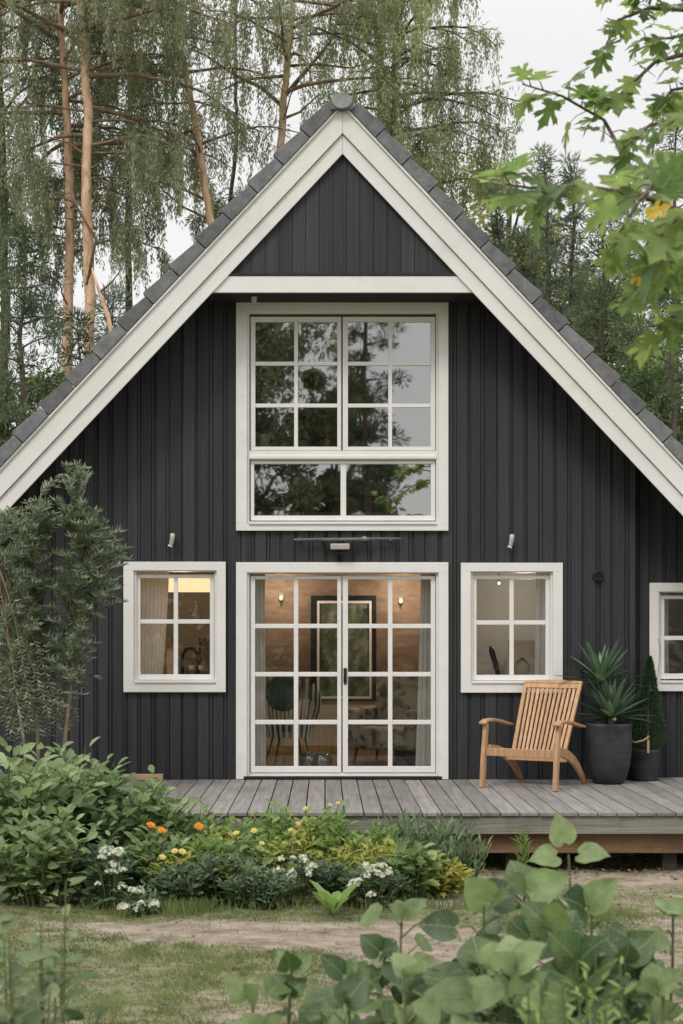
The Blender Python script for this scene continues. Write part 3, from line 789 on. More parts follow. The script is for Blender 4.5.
# ------------------------------------------------------------------ teak chair
def smooth_box_path(mb, pts, w, h, x0):
    """flat board bent along pts (y,z), width w in x centred at x0, thickness h"""
    vs = []; fs = []
    n = len(pts)
    for i, (y_, z_) in enumerate(pts):
        a = pts[max(0, i-1)]; b_ = pts[min(n-1, i+1)]
        dy, dz = b_[0]-a[0], b_[1]-a[1]; l = math.hypot(dy, dz); ny_, nz_ = -dz/l, dy/l
        hh = h[i] if hasattr(h, '__len__') else h
        for sx, sn in ((-1,-1),(1,-1),(1,1),(-1,1)):
            vs.append((x0+sx*w/2, y_+sn*ny_*hh/2, z_+sn*nz_*hh/2))
    for i in range(n-1):
        for k in range(4): fs.append((i*4+k, i*4+(k+1) % 4, (i+1)*4+(k+1) % 4, (i+1)*4+k))
    fs.append((3,2,1,0)); fs.append(tuple((n-1)*4+k for k in range(4)))
    mb.add(vs, fs)
fl_, fr_ = P(488, 784.5, 0), None
def on_deck(px, py):
    Y = CY + (CZ-FL)*F/(py-636); s = (Y-CY)/F
    return Vector((CX+(px-325)*s, Y, FL))
a_, b_ = on_deck(486.5, 788), on_deck(553.5, 790.5)
mid = (a_+b_)/2; rz = -.52
ch = empty('wooden_chair', (mid.x, mid.y, FL), rz, 'slatted teak armchair with reclined back on the deck under the window', 'chair')
HW = .365
T = M['teak']
for sx in (-1, 1):
    mb = MB(); smooth_box_path(mb, [(-.035, 0), (.0, .30), (.055, .605)], .040, [.062,.066,.060], sx*HW); mb.build('leg', T, ch, bevel=.006)
    # side rail that sweeps down into the back leg
    mb = MB(); smooth_box_path(mb, [(.045,.365),(.20,.345),(.38,.305),(.53,.245),(.66,.165),(.77,.075),(.84,.0)], .030, [.075,.085,.09,.09,.082,.07,.055], sx*(HW-.037)); mb.build('leg', T, ch, bevel=.005)
    mb = MB(); smooth_box_path(mb, [(-.03,.605),(.05,.628),(.18,.632),(.36,.612),(.52,.582),(.68,.560)], .072, [.022,.026,.028,.028,.026,.022], sx*(HW+.004)); mb.build('armrest', T, ch, bevel=.006)
mb = MB(); mb.box(-HW+.021, HW-.021, .0, .028, .30, .375); mb.box(-HW+.055, HW-.055, .40, .43, .235, .285)
seat = mb.build('seat_frame', T, ch, bevel=.004)
mb = MB()
for k in range(9):
    y_ = .035+k*.050; z_ = .388 - .10*(y_/.45)**1.2
    Mx = Matrix.Translation((0, y_, z_)) @ Matrix.Rotation(-R(4+12*y_/.45), 4, 'X')
    mb.box(-HW+.024, HW-.024, -.020, .020, -.009, .009, Mx)
mb.build('seat_slats', T, ch, bevel=.003)
# back: slats in a frame leaning 24 degrees
bk = empty('backrest', (0,.0,0)); bk.parent = ch
lean = math.atan2(.43, .745); BL = .835
bk = MB(); Mb = Matrix.Translation((0, .43, .235)) @ Matrix.Rotation(-lean, 4, 'X')
bpy.data.objects.remove(ch.children[-1])
w0, w1 = .255, .283       # half widths bottom, top
for sx in (-1, 1):
    bk.prism([(sx*w0-.019, 0), (sx*w0+.019, 0), (sx*w1+.019, BL), (sx*w1-.019, BL)], -.016, .016, Mb)
bk.prism([(-w0+.019, .03), (w0-.019, .03), (w0-.017, .09), (-w0+.017, .09)], -.015, .015, Mb)
bk.prism([(-w1-.021, BL+.0005), (w1+.021, BL+.0005), (w1+.021, BL+.028), (.1, BL+.040), (-.1, BL+.040), (-w1-.021, BL+.028)], -.019, .019, Mb)
bk.prism([(-w1+.02, BL-.05), (w1-.02, BL-.05), (w1-.019, BL), (-w1+.019, BL)], -.015, .015, Mb)
bo = bk.build('backrest', T, ch, bevel=.004)
mb = MB(); ns_ = 11
for k in range(ns_):
    f_ = (k+1)/(ns_+1)*2-1
    xb, xt = f_*(w0-.004), f_*(w1-.004)
    mb.prism([(xb-.0135, .0901), (xb+.0135, .0901), (xt+.0150, BL-.0501), (xt-.0150, BL-.0501)], -.008, .008, Mb)
mb.build('slats', T, bo, bevel=.002)

# ------------------------------------------------------------------ pots
q = on_deck(608, 782); q.y = -.42
sq = (q.y-CY)/F; q.x = CX+(608.5-325)*sq
pot = empty('plant_pot', (q.x, q.y, FL), 0, 'large rounded black clay pot holding the yucca beside the chair', 'plant pot', 'dark clay pots on the deck')
mb = MB()
mb.lathe([(0,.0),(.125,0),(.148,.012),(.180,.08),(.207,.18),(.223,.31),(.226,.42),(.221,.53),(.228,.555),(.228,.58),(.218,.587),(.205,.58),(.205,.54),(0,.54)], (0,0,0), 48)
mb.build('pot_body', M['pot'], pot, True)
mb = MB(); mb.lathe([(0,.548),(.15,.552),(.204,.545)], (0,0,0), 24); mb.build('soil', M['soil'], pot, True)
yu = empty('potted_yucca', (q.x, q.y, FL+.55), 0, 'spiky dark green yucca with two rosettes in the large black pot', 'plant')
rA = random.Random(3)
mb = MB(); mb.tube([(-.02,.02,0),(-.04,.02,.10),(-.03,.05,.22),(-.035,.06,.36)], [.035,.03,.028,.026], 10); mb.tube([(.02,-.03,0),(.02,-.04,.08)], [.035,.03], 10)
mb.build('stem', M['bark_grey'], yu, True)
def rosette(c, nleaf, Lr, parent, tilt_lo=R(-5), tilt_hi=R(82), seed=0, wd=.038):
    r_ = np.random.default_rng(seed)
    pos=[]; V=[]; Fc=[]; base=0
    for k in range(nleaf):
        az = k*2.39996 + r_.uniform(-.25,.25)
        f_ = k/nleaf
        el = tilt_lo + (tilt_hi-tilt_lo)*f_**.8 + r_.uniform(-.1,.1)
        L_ = Lr*r_.uniform(.8,1.1)*(1 if f_ < .8 else .8)
        hd_ = np.array([math.cos(az)*math.cos(el), math.sin(az)*math.cos(el), math.sin(el)])
        side = np.array([-math.sin(az), math.cos(az), 0]); up_ = np.cross(hd_, side)*-1
        if up_[2] < 0: up_ = -up_
        ns2 = 7; droop = r_.uniform(.02,.12)*(1-f_)
        for i in range(ns2+1):
            t_ = i/ns2; wv = wd*(.55+1.3*t_-1.85*t_**2.2)/.9 if t_ < .999 else .001
            wv = max(wv, .0012)
            p_ = np.array(c)+hd_*L_*t_+np.array([0,0,-droop*t_*t_*L_])
            for sx in (-1, 0, 1):
                V.append(p_+side*sx*wv/2+up_*(abs(sx)*wv*.28))
        for i in range(ns2):
            for j in range(2):
                o_ = base+i*3+j
                Fc.append((o_, o_+1, o_+4, o_+3))
        base += (ns2+1)*3
    return mesh_np('rosette', np.array(V), np.array(Fc), M['yucca'], parent, None, True)
rosette((-.06,.08,.42), 34, .50, yu, seed=5, wd=.060)
rosette((.02,-.05,.08), 40, .48, yu, seed=8, wd=.062)

q2 = P(645, 779, -.12); 
pot2 = empty('plant_pot', (q2.x, -.10, FL), 0, 'small black clay pot with the clipped cone, right of the large pot', 'plant pot', 'dark clay pots on the deck')
mb = MB(); mb.lathe([(0,0),(.115,0),(.122,.01),(.138,.14),(.148,.27),(.154,.285),(.154,.31),(.140,.31),(.137,.28),(0,.28)], (0,0,0), 36); mb.build('pot_body', M['pot'], pot2, True)
mb = MB(); mb.lathe([(0,.288),(.136,.283)], (0,0,0), 20); mb.build('soil', M['soil'], pot2)
tp = empty('topiary_cone', (q2.x+.03, -.10, FL+.28), 0, 'narrow dark green cone-shaped shrub in the small black pot', 'plant')
n = 9000; r_ = np.random.default_rng(12)
t_ = r_.random(n)**.8; th = r_.uniform(0, 2*np.pi, n)
rad = .19*(1-t_)**.85*np.minimum(1, t_*7+.45)*(r_.uniform(.45,1,n)**.5)*(1+.08*np.sin(th*3+t_*9))
pos = np.stack([rad*np.cos(th)+.02*t_, rad*np.sin(th), .03+t_*.90], 1)
d = np.stack([np.cos(th)*.8, np.sin(th)*.8, r_.uniform(.5,1.6,n)], 1)+r_.normal(0,.3,(n,3))
foliage('foliage', M['topiary'], tp, TQ, pos, d, r_.normal(0,1,(n,3)), r_.uniform(.02,.045,n), r_.uniform(.005,.010,n))
mb = MB(); mb.tube([(0,0,-.01),(.005,0,.4),(.015,0,.9)], [.012,.009,.004], 6)
mb.tube([(0,0,.05),(.03,-.02,.35),(.10,-.04,.82),(.115,-.05,1.02),(.09,-.05,1.13)], [.003]*5, 5); mb.build('stem', M['stem_red'], tp)
mb = MB(); mb.box(-.012-.03, .012-.03, -.17, -.158, .0, .17); mb.build('stake', M['plank'], tp, bevel=.002)
mb = MB(); mb.tube([(-.21,-.13,.12),(-.15,-.165,.105),(-.08,-.175,.125),(-.03,-.176,.158)], [.008,.010,.009,.006], 6); mb.build('dry_twig', M['plank'], tp, True)
# plank
a_ = on_deck(124, 780); 
mb = MB(); p0 = P(123, 777, -.12); p1 = P(162, 777, -.12)
mb.box(-.20, .20, -.05, .05, 0, .055); pl = mb.build('timber_offcut', M['plank'], None, bevel=.004, loc=(( p0.x+p1.x)/2, -.10, FL+.002))
pl.rotation_euler = (0, 0, R(3)); tag(pl, 'short pale timber offcut lying on the deck below the left window', 'wood')

# ================================================================== INTERIOR THINGS
def curtain(x0t, x1t, x0b, x1b, zt, zb, y, label, npl=7, amp=.03):
    n_ = npl*8; V=[]; Fc=[]; rows=8
    for j in range(rows+1):
        f_ = j/rows
        for i in range(n_+1):
            u = i/n_; xa = x0t+(x1t-x0t)*u; xb = x0b+(x1b-x0b)*u
            V.append((xa+(xb-xa)*f_**1.3, y+amp*math.sin(u*npl*2*math.pi+.4*math.sin(f_*3))*(.8+.4*f_), zt+(zb-zt)*f_))
    for j in range(rows):
        for i in range(n_): o_=j*(n_+1)+i; Fc.append((o_,o_+n_+1,o_+n_+2,o_+1))
    o = mesh_np('curtain', np.array(V), np.array(Fc), M['curtain'], None, None, True)
    tag(o, label, 'curtain', 'pale curtains behind the panes')
def PX(px, Y): return CX+(px-325)*(Y-CY)/F
def PZ(py, Y): return CZ+(636-py)*(Y-CY)/F
y_ = .22
curtain(PX(250,y_), PX(265,y_), PX(250,y_), PX(266,y_), 2.6, FL+.01, y_, 'narrow white curtain at the left jamb of the glazed door', 4, .007)
curtain(PX(421,y_), PX(436,y_), PX(415,y_), PX(436,y_), 2.6, FL+.01, y_, 'narrow white curtain at the right jamb of the glazed door', 4, .008)
curtain(PX(136,y_), PX(169,y_), PX(136,y_), PX(162,y_), 2.58, 1.4, y_, 'pleated white curtain in the left four-pane window', 8, .011)
curtain(PX(536,y_), PX(552,y_), PX(534,y_), PX(552,y_), 2.6, 1.3, y_, 'pale curtain in the window behind the wooden chair', 3, .009)
y_ = .5
curtain(PX(657,y_), PX(668,y_), PX(657,y_), PX(669,y_), 2.6, 1.3, y_, 'pale curtain in the window at the right edge', 3, .008)
# framed mirror on the far wall
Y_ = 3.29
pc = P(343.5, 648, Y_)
fr = empty('framed_mirror', (pc.x, 3.298, pc.z), 0, 'tall dark-framed mirror with painted-in garden reflection on the brown wall behind the door', 'picture')
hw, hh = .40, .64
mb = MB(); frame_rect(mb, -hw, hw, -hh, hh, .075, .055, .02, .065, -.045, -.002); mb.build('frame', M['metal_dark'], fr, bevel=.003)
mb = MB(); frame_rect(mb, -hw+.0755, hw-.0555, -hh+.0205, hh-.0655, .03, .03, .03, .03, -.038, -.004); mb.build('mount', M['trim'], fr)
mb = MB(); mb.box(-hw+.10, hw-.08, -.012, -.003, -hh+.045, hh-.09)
mb.build('picture', mat_basic('painted_garden_reflection', (.03,.042,.03), (.16,.19,.12), .25, (6,6,3.5), detail=5, bump=0, spec=.6, dirt=((.30,.31,.26), 5, .50, .66)), fr)  # noise greens and pale patches painted in as the mirrored garden
# sconces
def lamp_pt(x, y, z, e, c=(1,.62,.32), r=.04):
    l = bpy.data.lights.new('bulb', 'POINT'); l.energy = e; l.color = c; l.shadow_soft_size = r
    return l
glow = mat_emit('lit_bulb', (1,.70,.42), 1.6)
def sconce(px, py, label, e=16):
    p = P(px, py, 3.2)
    t = empty('wall_sconce', (p.x, 3.298, p.z), 0, label, 'lamp', 'warm sconces on the brown wall')
    mb = MB(); mb.lathe([(0,-.04),(.018,-.035),(.024,-.01),(.016,.02),(0,.025)], (0,-.07,0), 14); mb.build('bulb', glow, t, True)
    mb = MB(); mb.box(-.03,.03,-.02,0,-.05,.05); mb.tube([(0,-.02,0),(0,-.09,-.07)], .008, 6); mb.build('bracket', M['metal_dark'], t)
    l = bpy.data.lights.new('sconce_fill', 'POINT'); l.energy = e; l.color = (1,.80,.60); l.shadow_soft_size = .05  # boosted fill for the whole room, set well out from the bulb
    lo = bpy.data.objects.new('sconce_fill', l); col.objects.link(lo); lo.parent = t; lo.location = (0,-.45,.08)
sconce(281, 597, 'warm lit sconce on the brown wall left of the tall mirror', 15)
sconce(401, 600, 'warm lit sconce on the brown wall right of the tall mirror', 15)
# lit ceiling lamp in the left room
p0, p1 = P(166, 575, 1.4), P(216, 590, 1.4)
t = empty('ceiling_lamp', ((p0.x+p1.x)/2, 1.5, 2.5), 0, 'glowing cream panel lamp at the top of the left four-pane window', 'lamp')
mb = MB(); mb.box(-.62, .52, -.09, .09, -.085, .06); mb.build('lamp_panel', mat_emit('lit_cream_panel', (1,.66,.36), 1.35), t)
mb = MB(); mb.box(-.64, .54, -.10, .10, .0605, .10); mb.build('housing', M['metal_pale'], t)
l = bpy.data.lights.new('panel_light', 'POINT'); l.energy = 16; l.color = (1,.62,.33); l.shadow_soft_size = .1
lo = bpy.data.objects.new('panel_light', l); col.objects.link(lo); lo.parent = t; lo.location = (-.1,-.3,-.2)
# items in the left window
def boxthing(name, cat, label, px0, px1, py0, py1, Y, depth, mat, rim=None, rimw=.02):
    a, b_ = P(px0, py1, Y), P(px1, py0, Y); cx_ = (a.x+b_.x)/2
    t = empty(name, (cx_, Y, a.z), 0, label, cat); w_ = (b_.x-a.x)/2; h_ = b_.z-a.z
    mb = MB(); mb.box(-w_+rimw, w_-rimw, .004, depth-.004, rimw, h_-rimw); mb.build('panel', mat, t)
    mb = MB(); frame_rect(mb, -w_, w_, 0, h_, rimw, rimw, rimw, rimw, 0, depth); mb.build('frame', rim or M['darkwood'], t, bevel=.003)
    return t
zsl = op_l[2]+.03
mb = MB(); mb.box(-4.0, -1.17, .142, .62, zsl-.07, zsl-.004)
mb.build('inner_sill', M['trim'], house)
mb = MB(); mb.box(1.18, 2.80, .142, .62, zsl-.07, zsl-.004)
mb.build('inner_sill', M['trim'], house)
boxthing('picture_frame', 'picture', 'small dark wooden picture frame inside the left window, at its right side', 199, 211.5, 638, 676, .42, .03, M['brownwall'])
boxthing('picture_frame', 'picture', 'small brown picture frame beside the curtain in the left window', 165, 177, 648, 676, .45, .03, M['beige'], M['copper'])
t = empty('arched_lantern', (PX(190,.4), .4, PZ(676,.4)), 0, 'black arched lantern standing inside the left window', 'lantern')
mb = MB(); pts = [(-.075,0,0),(-.085,0,.12),(-.075,0,.22),(-.04,0,.275),(0,0,.29),(.04,0,.275),(.075,0,.22),(.085,0,.12),(.075,0,0)]
mb.tube(pts, .020, 8); mb.box(-.10,.10,-.03,.03,-.004,.02); mb.build('arch', M['metal_dark'], t, True)
mb = MB(); mb.box(-.05,.05,.012,.018,.02,.20); mb.build('back_plate', M['brownwall'], t)
for px, lb in ((191.5,'left of two small cream candles in the left window'), (201,'right of two small cream candles in the left window')):
    p = P(px, 676, .33); t = empty('candle', (p.x, .33, p.z), 0, lb, 'candle', 'cream candles in the left window')
    mb = MB(); mb.lathe([(0,.055),(.026,.06),(.030,.11),(0,.105)], (0,0,0), 14); mb.build('wax', mat_basic('cream_wax', (.75,.62,.45), None, .5, bump=0), t, True)
    mb = MB(); mb.lathe([(0,0),(.022,0),(.006,.012),(.006,.045),(.026,.0545),(0,.0546)], (0,0,0), 14); mb.build('holder', M['copper'], t, True)
# items in the right window
cream = mat_basic('cream_lampshade', (.50,.43,.33), (.58,.50,.40), .8, (8,8,40), bump=.1)
t = empty('table_lamp', (PX(522,.5), .5, PZ(675,.5)), 0, 'square beige lampshade on a glass base inside the window behind the chair', 'lamp')
mb = MB(); mb.box(-.13,.13,-.1,.1,.18,.36); mb.build('lamp_shade', cream, t, bevel=.006)
mb = MB(); mb.lathe([(0,0),(.06,0),(.07,.03),(.085,.08),(.06,.14),(.02,.17),(.02,.18)], (0,0,0), 18); mb.build('base', cream, t, True)
t = empty('ribbed_planter', (PX(500,.4), .4, PZ(675,.4)), 0, 'small ribbed cream planter inside the window behind the chair', 'planter')
mb = MB(); mb.lathe([(0,0),(.055,0),(.068,.13),(.075,.165),(.066,.165),(.05,.02),(0,.02)], (0,0,0), 20); mb.build('body', cream, t, True)
t = empty('black_bottle', (PX(494.5,.33), .33, PZ(675,.33)), 0, 'slim dark bottle leaning inside the window behind the chair', 'bottle')
mb = MB(); mb.tube([(.035,0,0),(.02,0,.07),(-.03,0,.25),(-.04,0,.285)], [.022,.026,.030,.016], 14); mb.build('body', M['metal_dark'], t, True)
mb = MB(); mb.tube([(-.041,0,.286),(-.048,0,.31)], [.017,.017], 12); mb.build('cap', M['metal_pale'], t, True)
p = P(499, 593, 1.2); t = empty('ceiling_spot', (p.x, 1.2, 2.715), 0, 'small bright spotlight on the ceiling behind the right-hand four-pane window', 'lamp')
mb = MB(); mb.tube([(0,0,0),(0,0,-.2)], .006, 6); mb.build('stem', M['metal_dark'], t)
mb = MB(); mb.lathe([(0,-.230),(.010,-.228),(.014,-.216),(.010,-.20),(0,-.198)], (0,0,0), 12); mb.build('bulb', mat_emit('lit_white_bulb', (1,.86,.66), 2.5), t, True)
l = bpy.data.lights.new('spot_light', 'POINT'); l.energy = 14; l.color = (1,.88,.74); l.shadow_soft_size = .1
lo = bpy.data.objects.new('spot_light', l); col.objects.link(lo); lo.parent = t; lo.location = (.3,.1,-.35)
# behind the upper window
for (px, py0, py1, lb) in ((265, 434, 447.5, 'white cup standing on the ledge inside the upper window'),):
    p = P(px, py1, .25); t = empty('cup', (p.x, .25, p.z), 0, lb, 'cup')
    mb = MB(); mb.lathe([(0,0),(.04,0),(.055,.125),(.058,.13),(.052,.13),(.038,.01),(0,.01)], (0,0,0), 24); mb.build('body', mat_basic('white_glaze', (.82,.82,.80), None, .25, bump=0), t, True)
    ub_ = mb = MB(); mb.box(op_up[0]-.1, op_up[1]+.1, .142, .55, p.z-.04, p.z-.001); mb.build('inner_ledge', M['greywall'], house)
t = empty('twig_vase', (PX(279,.32), .32, PZ(447,.32)), 0, 'thin dark twigs in a slim vase beside the cup in the upper window', 'vase')
mb = MB(); mb.lathe([(0,0),(.025,0),(.03,.08),(.015,.16),(.018,.18)], (0,0,0), 14); mb.build('body', M['metal_dark'], t, True)
mb = MB(); mb.tube([(0,0,.17),(.0,0,.28),(-.02,0,.38)], .004, 5); mb.tube([(0,0,.2),(-.05,.0,.30),(-.12,0,.34)], .004, 5); mb.tube([(0,0,.17),(.04,0,.24),(.05,0,.36)], .003, 5); mb.build('twigs', M['bark_grey'], t)
bx_ = [(315,.05,.10),(321,.03,.13),(328,.06,.08)]
t = empty('book_stack', (PX(327,.3), .3, PZ(447,.3)), 0, 'short row of brown books on the ledge behind the upper window', 'books')
for i,(a_,b__,c_) in enumerate(((-.08,.05,.06),(-.025,.045,.08),(.025,.04,.065))):
    mb = MB(); mb.box(a_, a_+b__, -.05,.05,0,c_); mb.build('book', M['copper'] if i == 1 else M['brownwall'], t)
t = empty('cabinet', (PX(372,1.6), 1.6, 2.955), 0, 'pale wooden desk with sloping lid behind the lower right pane upstairs', 'desk')
mb = MB(); mb.box(-.42,.42,-.25,.25,0,.50); mb.build('body', M['beam'], t, bevel=.005)
mb = MB(); mb.prism([(-.46,.505),(.46,.505),(.46,.53),(-.46,.53)], -.3,.28, Matrix.Translation((0,0,.0))); mb.prism([(-.44,.531),(.40,.531),(.40,.68),(-.36,.68)], -.05,.28); mb.build('lid', M['deck'], t, bevel=.005)
t = empty('staircase', (PX(305,1.9), 1.9, 2.955), 0, 'dim wooden steps seen behind the lower left pane upstairs', 'stairs')
for k in range(4):
    mb = MB(); mb.box(-.55+k*.28, -.25+k*.28, -.3,.3,.72-k*.2,.84-k*.2); mb.build('step', M['beam'], t, bevel=.004)
mb = MB(); mb.box(-.56,.6,.301,.33,0,.9); mb.build('string_board', M['greywall'], t)
p = P(280, 513.5, .3)
t = empty('white_bowl', (p.x, .3, p.z), 0, 'white bowl on the sill behind the lower left pane of the upper window', 'bowl')
mb = MB(); mb.lathe([(0,0),(.04,0),(.08,.05),(.085,.055),(.075,.05),(.035,.01),(0,.01)], (0,0,0), 20); mb.build('body', M['trim'], t, True)
mb = MB(); mb.box(op_up[0]-.1, op_up[1]+.1, .142, .5, p.z-.04, p.z-.001); mb.build('inner_sill', M['greywall'], house)

# rattan chair behind the door (left)
pch = P(289, 763, 1.3); 
t = empty('rattan_chair', (PX(289,1.3), 1.3, FL), R(15), 'black and white slatted tub chair with dark cushion behind the door', 'chair')
for (xx, yy) in ((-.16,-.16),(.16,-.16),(-.16,.18),(.16,.18)):
    mb = MB(); mb.tube([(xx*.75,yy*.75,.42),(xx*1.35,yy*1.35,0)], [.013,.010], 8); mb.build('leg', M['metal_dark'], t)
mb = MB(); mb.lathe([(0,.40),(.22,.40),(.25,.43),(.22,.46),(0,.46)], (0,0,0), 28); mb.build('seat', M['metal_dark'], t, True)
mb = MB(); mb2 = MB()
for k in range(26):
    a_ = math.pi*(-.12+1.24*k/25); hgt = .40+ .22*math.sin(max(0,min(math.pi,a_)))
    pt = lambda r__, z_: (r__*math.cos(a_), r__*math.sin(a_), z_)
    (mb if k % 2 else mb2).tube([pt(.25,.42), pt(.30,.55), pt(.33,.42+hgt*.55), pt(.34,.42+hgt)], .015 if k % 2 else .008, 5)
for k in range(24):
    a_ = math.pi*(1+k/23); (mb if k % 2 else mb2).tube([(.235*math.cos(a_), .235*math.sin(a_), .34), (.26*math.cos(a_), .26*math.sin(a_), .50)], .016 if k % 2 else .010, 5)
mb.build('rattan_shell', M['trim'], t); mb2.build('rattan_shell', M['metal_dark'], t)
mb = MB(); mb.lathe([(0,-.07),(.14,-.06),(.20,-.02),(.20,.02),(.14,.06),(0,.07)], (0,0,0), 20, Matrix.Translation((-.02,.20,.80)) @ Matrix.Rotation(R(75),4,'X'))
mb.build('cushion', mat_basic('dark_teal_fabric', (.05,.085,.085), (.09,.13,.125), .9, (30,30,30), bump=.2), t, True)
# floral armchair (right)
M['floral'] = mat_basic('floral_fabric', (.16,.14,.11), (.62,.56,.47), .9, (9,9,9), bump=.2, contrast=(.40,.52), dirt=((.35,.13,.08), 7, .60, .68))
t = empty('floral_armchair', (PX(392,1.9), 1.9, FL), R(-28), 'winged armchair in dark floral fabric behind the door', 'armchair')
def rbox(x0,x1,y0,y1,z0,z1,name,mat,bev=.05,M_=None):
    mb = MB(); mb.box(x0,x1,y0,y1,z0,z1,M_); o = mb.build(name, mat, t, True); bb = o.modifiers.new('bevel','BEVEL'); bb.width=bev; bb.segments=4; return o
rbox(-.33,.33,-.32,.30,.16,.42,'seat',M['floral'],.06)
rbox(-.31,.31,.18,.34,.38,1.02,'backrest',M['floral'],.07)
for sx in (-1,1): rbox(sx*.36-.07,sx*.36+.07,-.34,.30,.16,.62,'armrest',M['floral'],.06)
for sx in (-1,1):
    for yy in (-.28,.26):
        mb = MB(); mb.tube([(sx*.30,yy,.17),(sx*.33,yy*1.05,0)], [.02,.012], 8); mb.build('leg', M['darkwood'], t)
t = empty('red_stool', (PX(412,2.4), 2.4, FL), 0, 'low dark cabinet with reddish cloth beside the floral armchair', 'stool')
mb = MB(); mb.box(-.2,.2,-.18,.18,.0,.28); mb.build('body', M['darkwood'], t, bevel=.01)
mb = MB(); mb.box(-.2,.2,-.18,.18,.281,.37); mb.build('cushion', mat_basic('faded_red_cloth', (.30,.10,.07), (.45,.20,.14), .9, (8,8,8)), t, bevel=.03)
# glass bowls on the floor
p = on_deck(0,0) if False else None
for (px, Y_, r0, lb) in ((309,1.0,.10,'left of two clear glass jars lying on the floor behind the door'), (322,.95,.11,'right of two clear glass jars lying on the floor behind the door')):
    t = empty('glass_jar', (PX(px,Y_), Y_, FL), 0, lb, 'jar', 'glass jars on the floor')
    mb = MB(); mb.lathe([(0,.0),(r0*.75,.005),(r0,.05),(r0,.13),(r0*.8,.175),(r0*.55,.185)], (0,0,0), 24)
    mb.build('glass_body', mat_glass('jar_glass', .35, .95, (.8,.86,.86), .1), t, True)
    mb = MB(); mb.lathe([(r0*.55,.186),(r0*.6,.19),(r0*.55,.196)], (0,0,0), 24); mb.build('rim', M['metal_pale'], t, True)

# ================================================================== PLANTS: generators
def curve_pts(a, b_, sag=0, n=6, side=(0,0,0)):
    a = Vector(a); b_ = Vector(b_); side = Vector(side); out = []
    for i in range(n):
        t_ = i/(n-1); q_ = a.lerp(b_, t_); k_ = 4*t_*(1-t_)
        out.append(q_+side*k_+Vector((0,0,-sag*k_)))
    return out
def bushy(name, label, cat, loc, size, nst, leafs, tpl, mat, llen, lwid, group=None, seed=0, stem='stem', up=.6, flowers=None, droop=.2, topbias=1.0, fill=1.0, nrm_up=1.0):
    """leafy herb: nst stems leaving the base, leaves up the stems; size=(rx,ry,h)"""
    r_ = np.random.default_rng(seed+100)
    x_, y_ = loc
    t = empty(name, (x_, y_, float(gz(x_, y_))-.01), 0, label, cat, group)
    rx, ry, h = size; mb = MB(); pos=[]; dd=[]; nn=[]; LL=[]; tips=[]
    for s in range(nst):
        a_ = r_.uniform(0, 2*np.pi); rr_ = np.sqrt(r_.random())
        tip = np.array([rx*rr_*np.cos(a_), ry*rr_*np.sin(a_), h*(1-.30*rr_**2)*r_.uniform(.78,1.04)])
        base_ = np.array([tip[0]*.35, tip[1]*.35, 0])
        mid_ = (base_+tip)/2 + np.array([-tip[0]*.05, -tip[1]*.05, h*.12])
        pts = []
        for i in range(5):
            u = i/4; pts.append((1-u)**2*base_+2*u*(1-u)*mid_+u*u*tip)
        mb.tube(pts, [.006,.005,.0045,.0035,.002], 4, False)
        tips.append(tip)
        nl = max(2, int(leafs*r_.uniform(.8,1.2)))
        for k_ in range(nl):
            u = .12+.88*((k_+r_.random()*.6)/nl)**(1/topbias)
            p_ = (1-u)**2*base_+2*u*(1-u)*mid_+u*u*tip
            az = k_*2.4+s+r_.uniform(-.4,.4)
            dv = np.array([np.cos(az), np.sin(az), up*(.2+u)+r_.uniform(-.3,.3)-droop])
            pos.append(p_+np.array([np.cos(az), np.sin(az), .3])*llen*r_.uniform(.05,.35)); dd.append(dv)
            nv = np.array([0,-.45,nrm_up])+r_.normal(0,.38,3)
            nn.append(nv); LL.append(llen*r_.uniform(.6,1.15)*(1-.25*(u > .92)))
    mb.build('stem', M[stem], t)
    LL = np.array(LL)
    foliage('leaves', M[mat], t, TPL[tpl], pos, dd, nn, LL, LL*lwid/llen, uv=mat in ('heart','heartpale'))
    if flowers:
        fm, nf, kind, fs = flowers
        if kind == 'cluster':
            for j in range(nf):
                a_ = r_.uniform(-1,1); zz = h*r_.uniform(.30,1.02)
                c_ = np.array([rx*.8*a_*(1.1-.5*zz/h), -ry*(.9-.5*(zz/h)**2), zz])
                mb = MB(); mb.tube([tuple(c_*np.array([.4,.3,.2])), tuple(c_*np.array([.8,.7,.7])), tuple(c_)], .0025, 4, False); mb.build('stem', M[stem], t)
                flower(fm, kind, fs*r_.uniform(.75,1.25), c_, t, r_)
        else:
            order = np.argsort([-tp_[2]*1.0+.25*tp_[1]+r_.uniform(0,.1) for tp_ in tips])[:nf]
            for j in order:
                flower(fm, kind, fs*r_.uniform(.7,1.2), tips[j]+np.array([0,-.01,.01]), t, r_)
    return t
TPL = {'quad':TQ,'oval':TO,'heart':TH,'maple':TM,'lance':TL,'blade':TB}
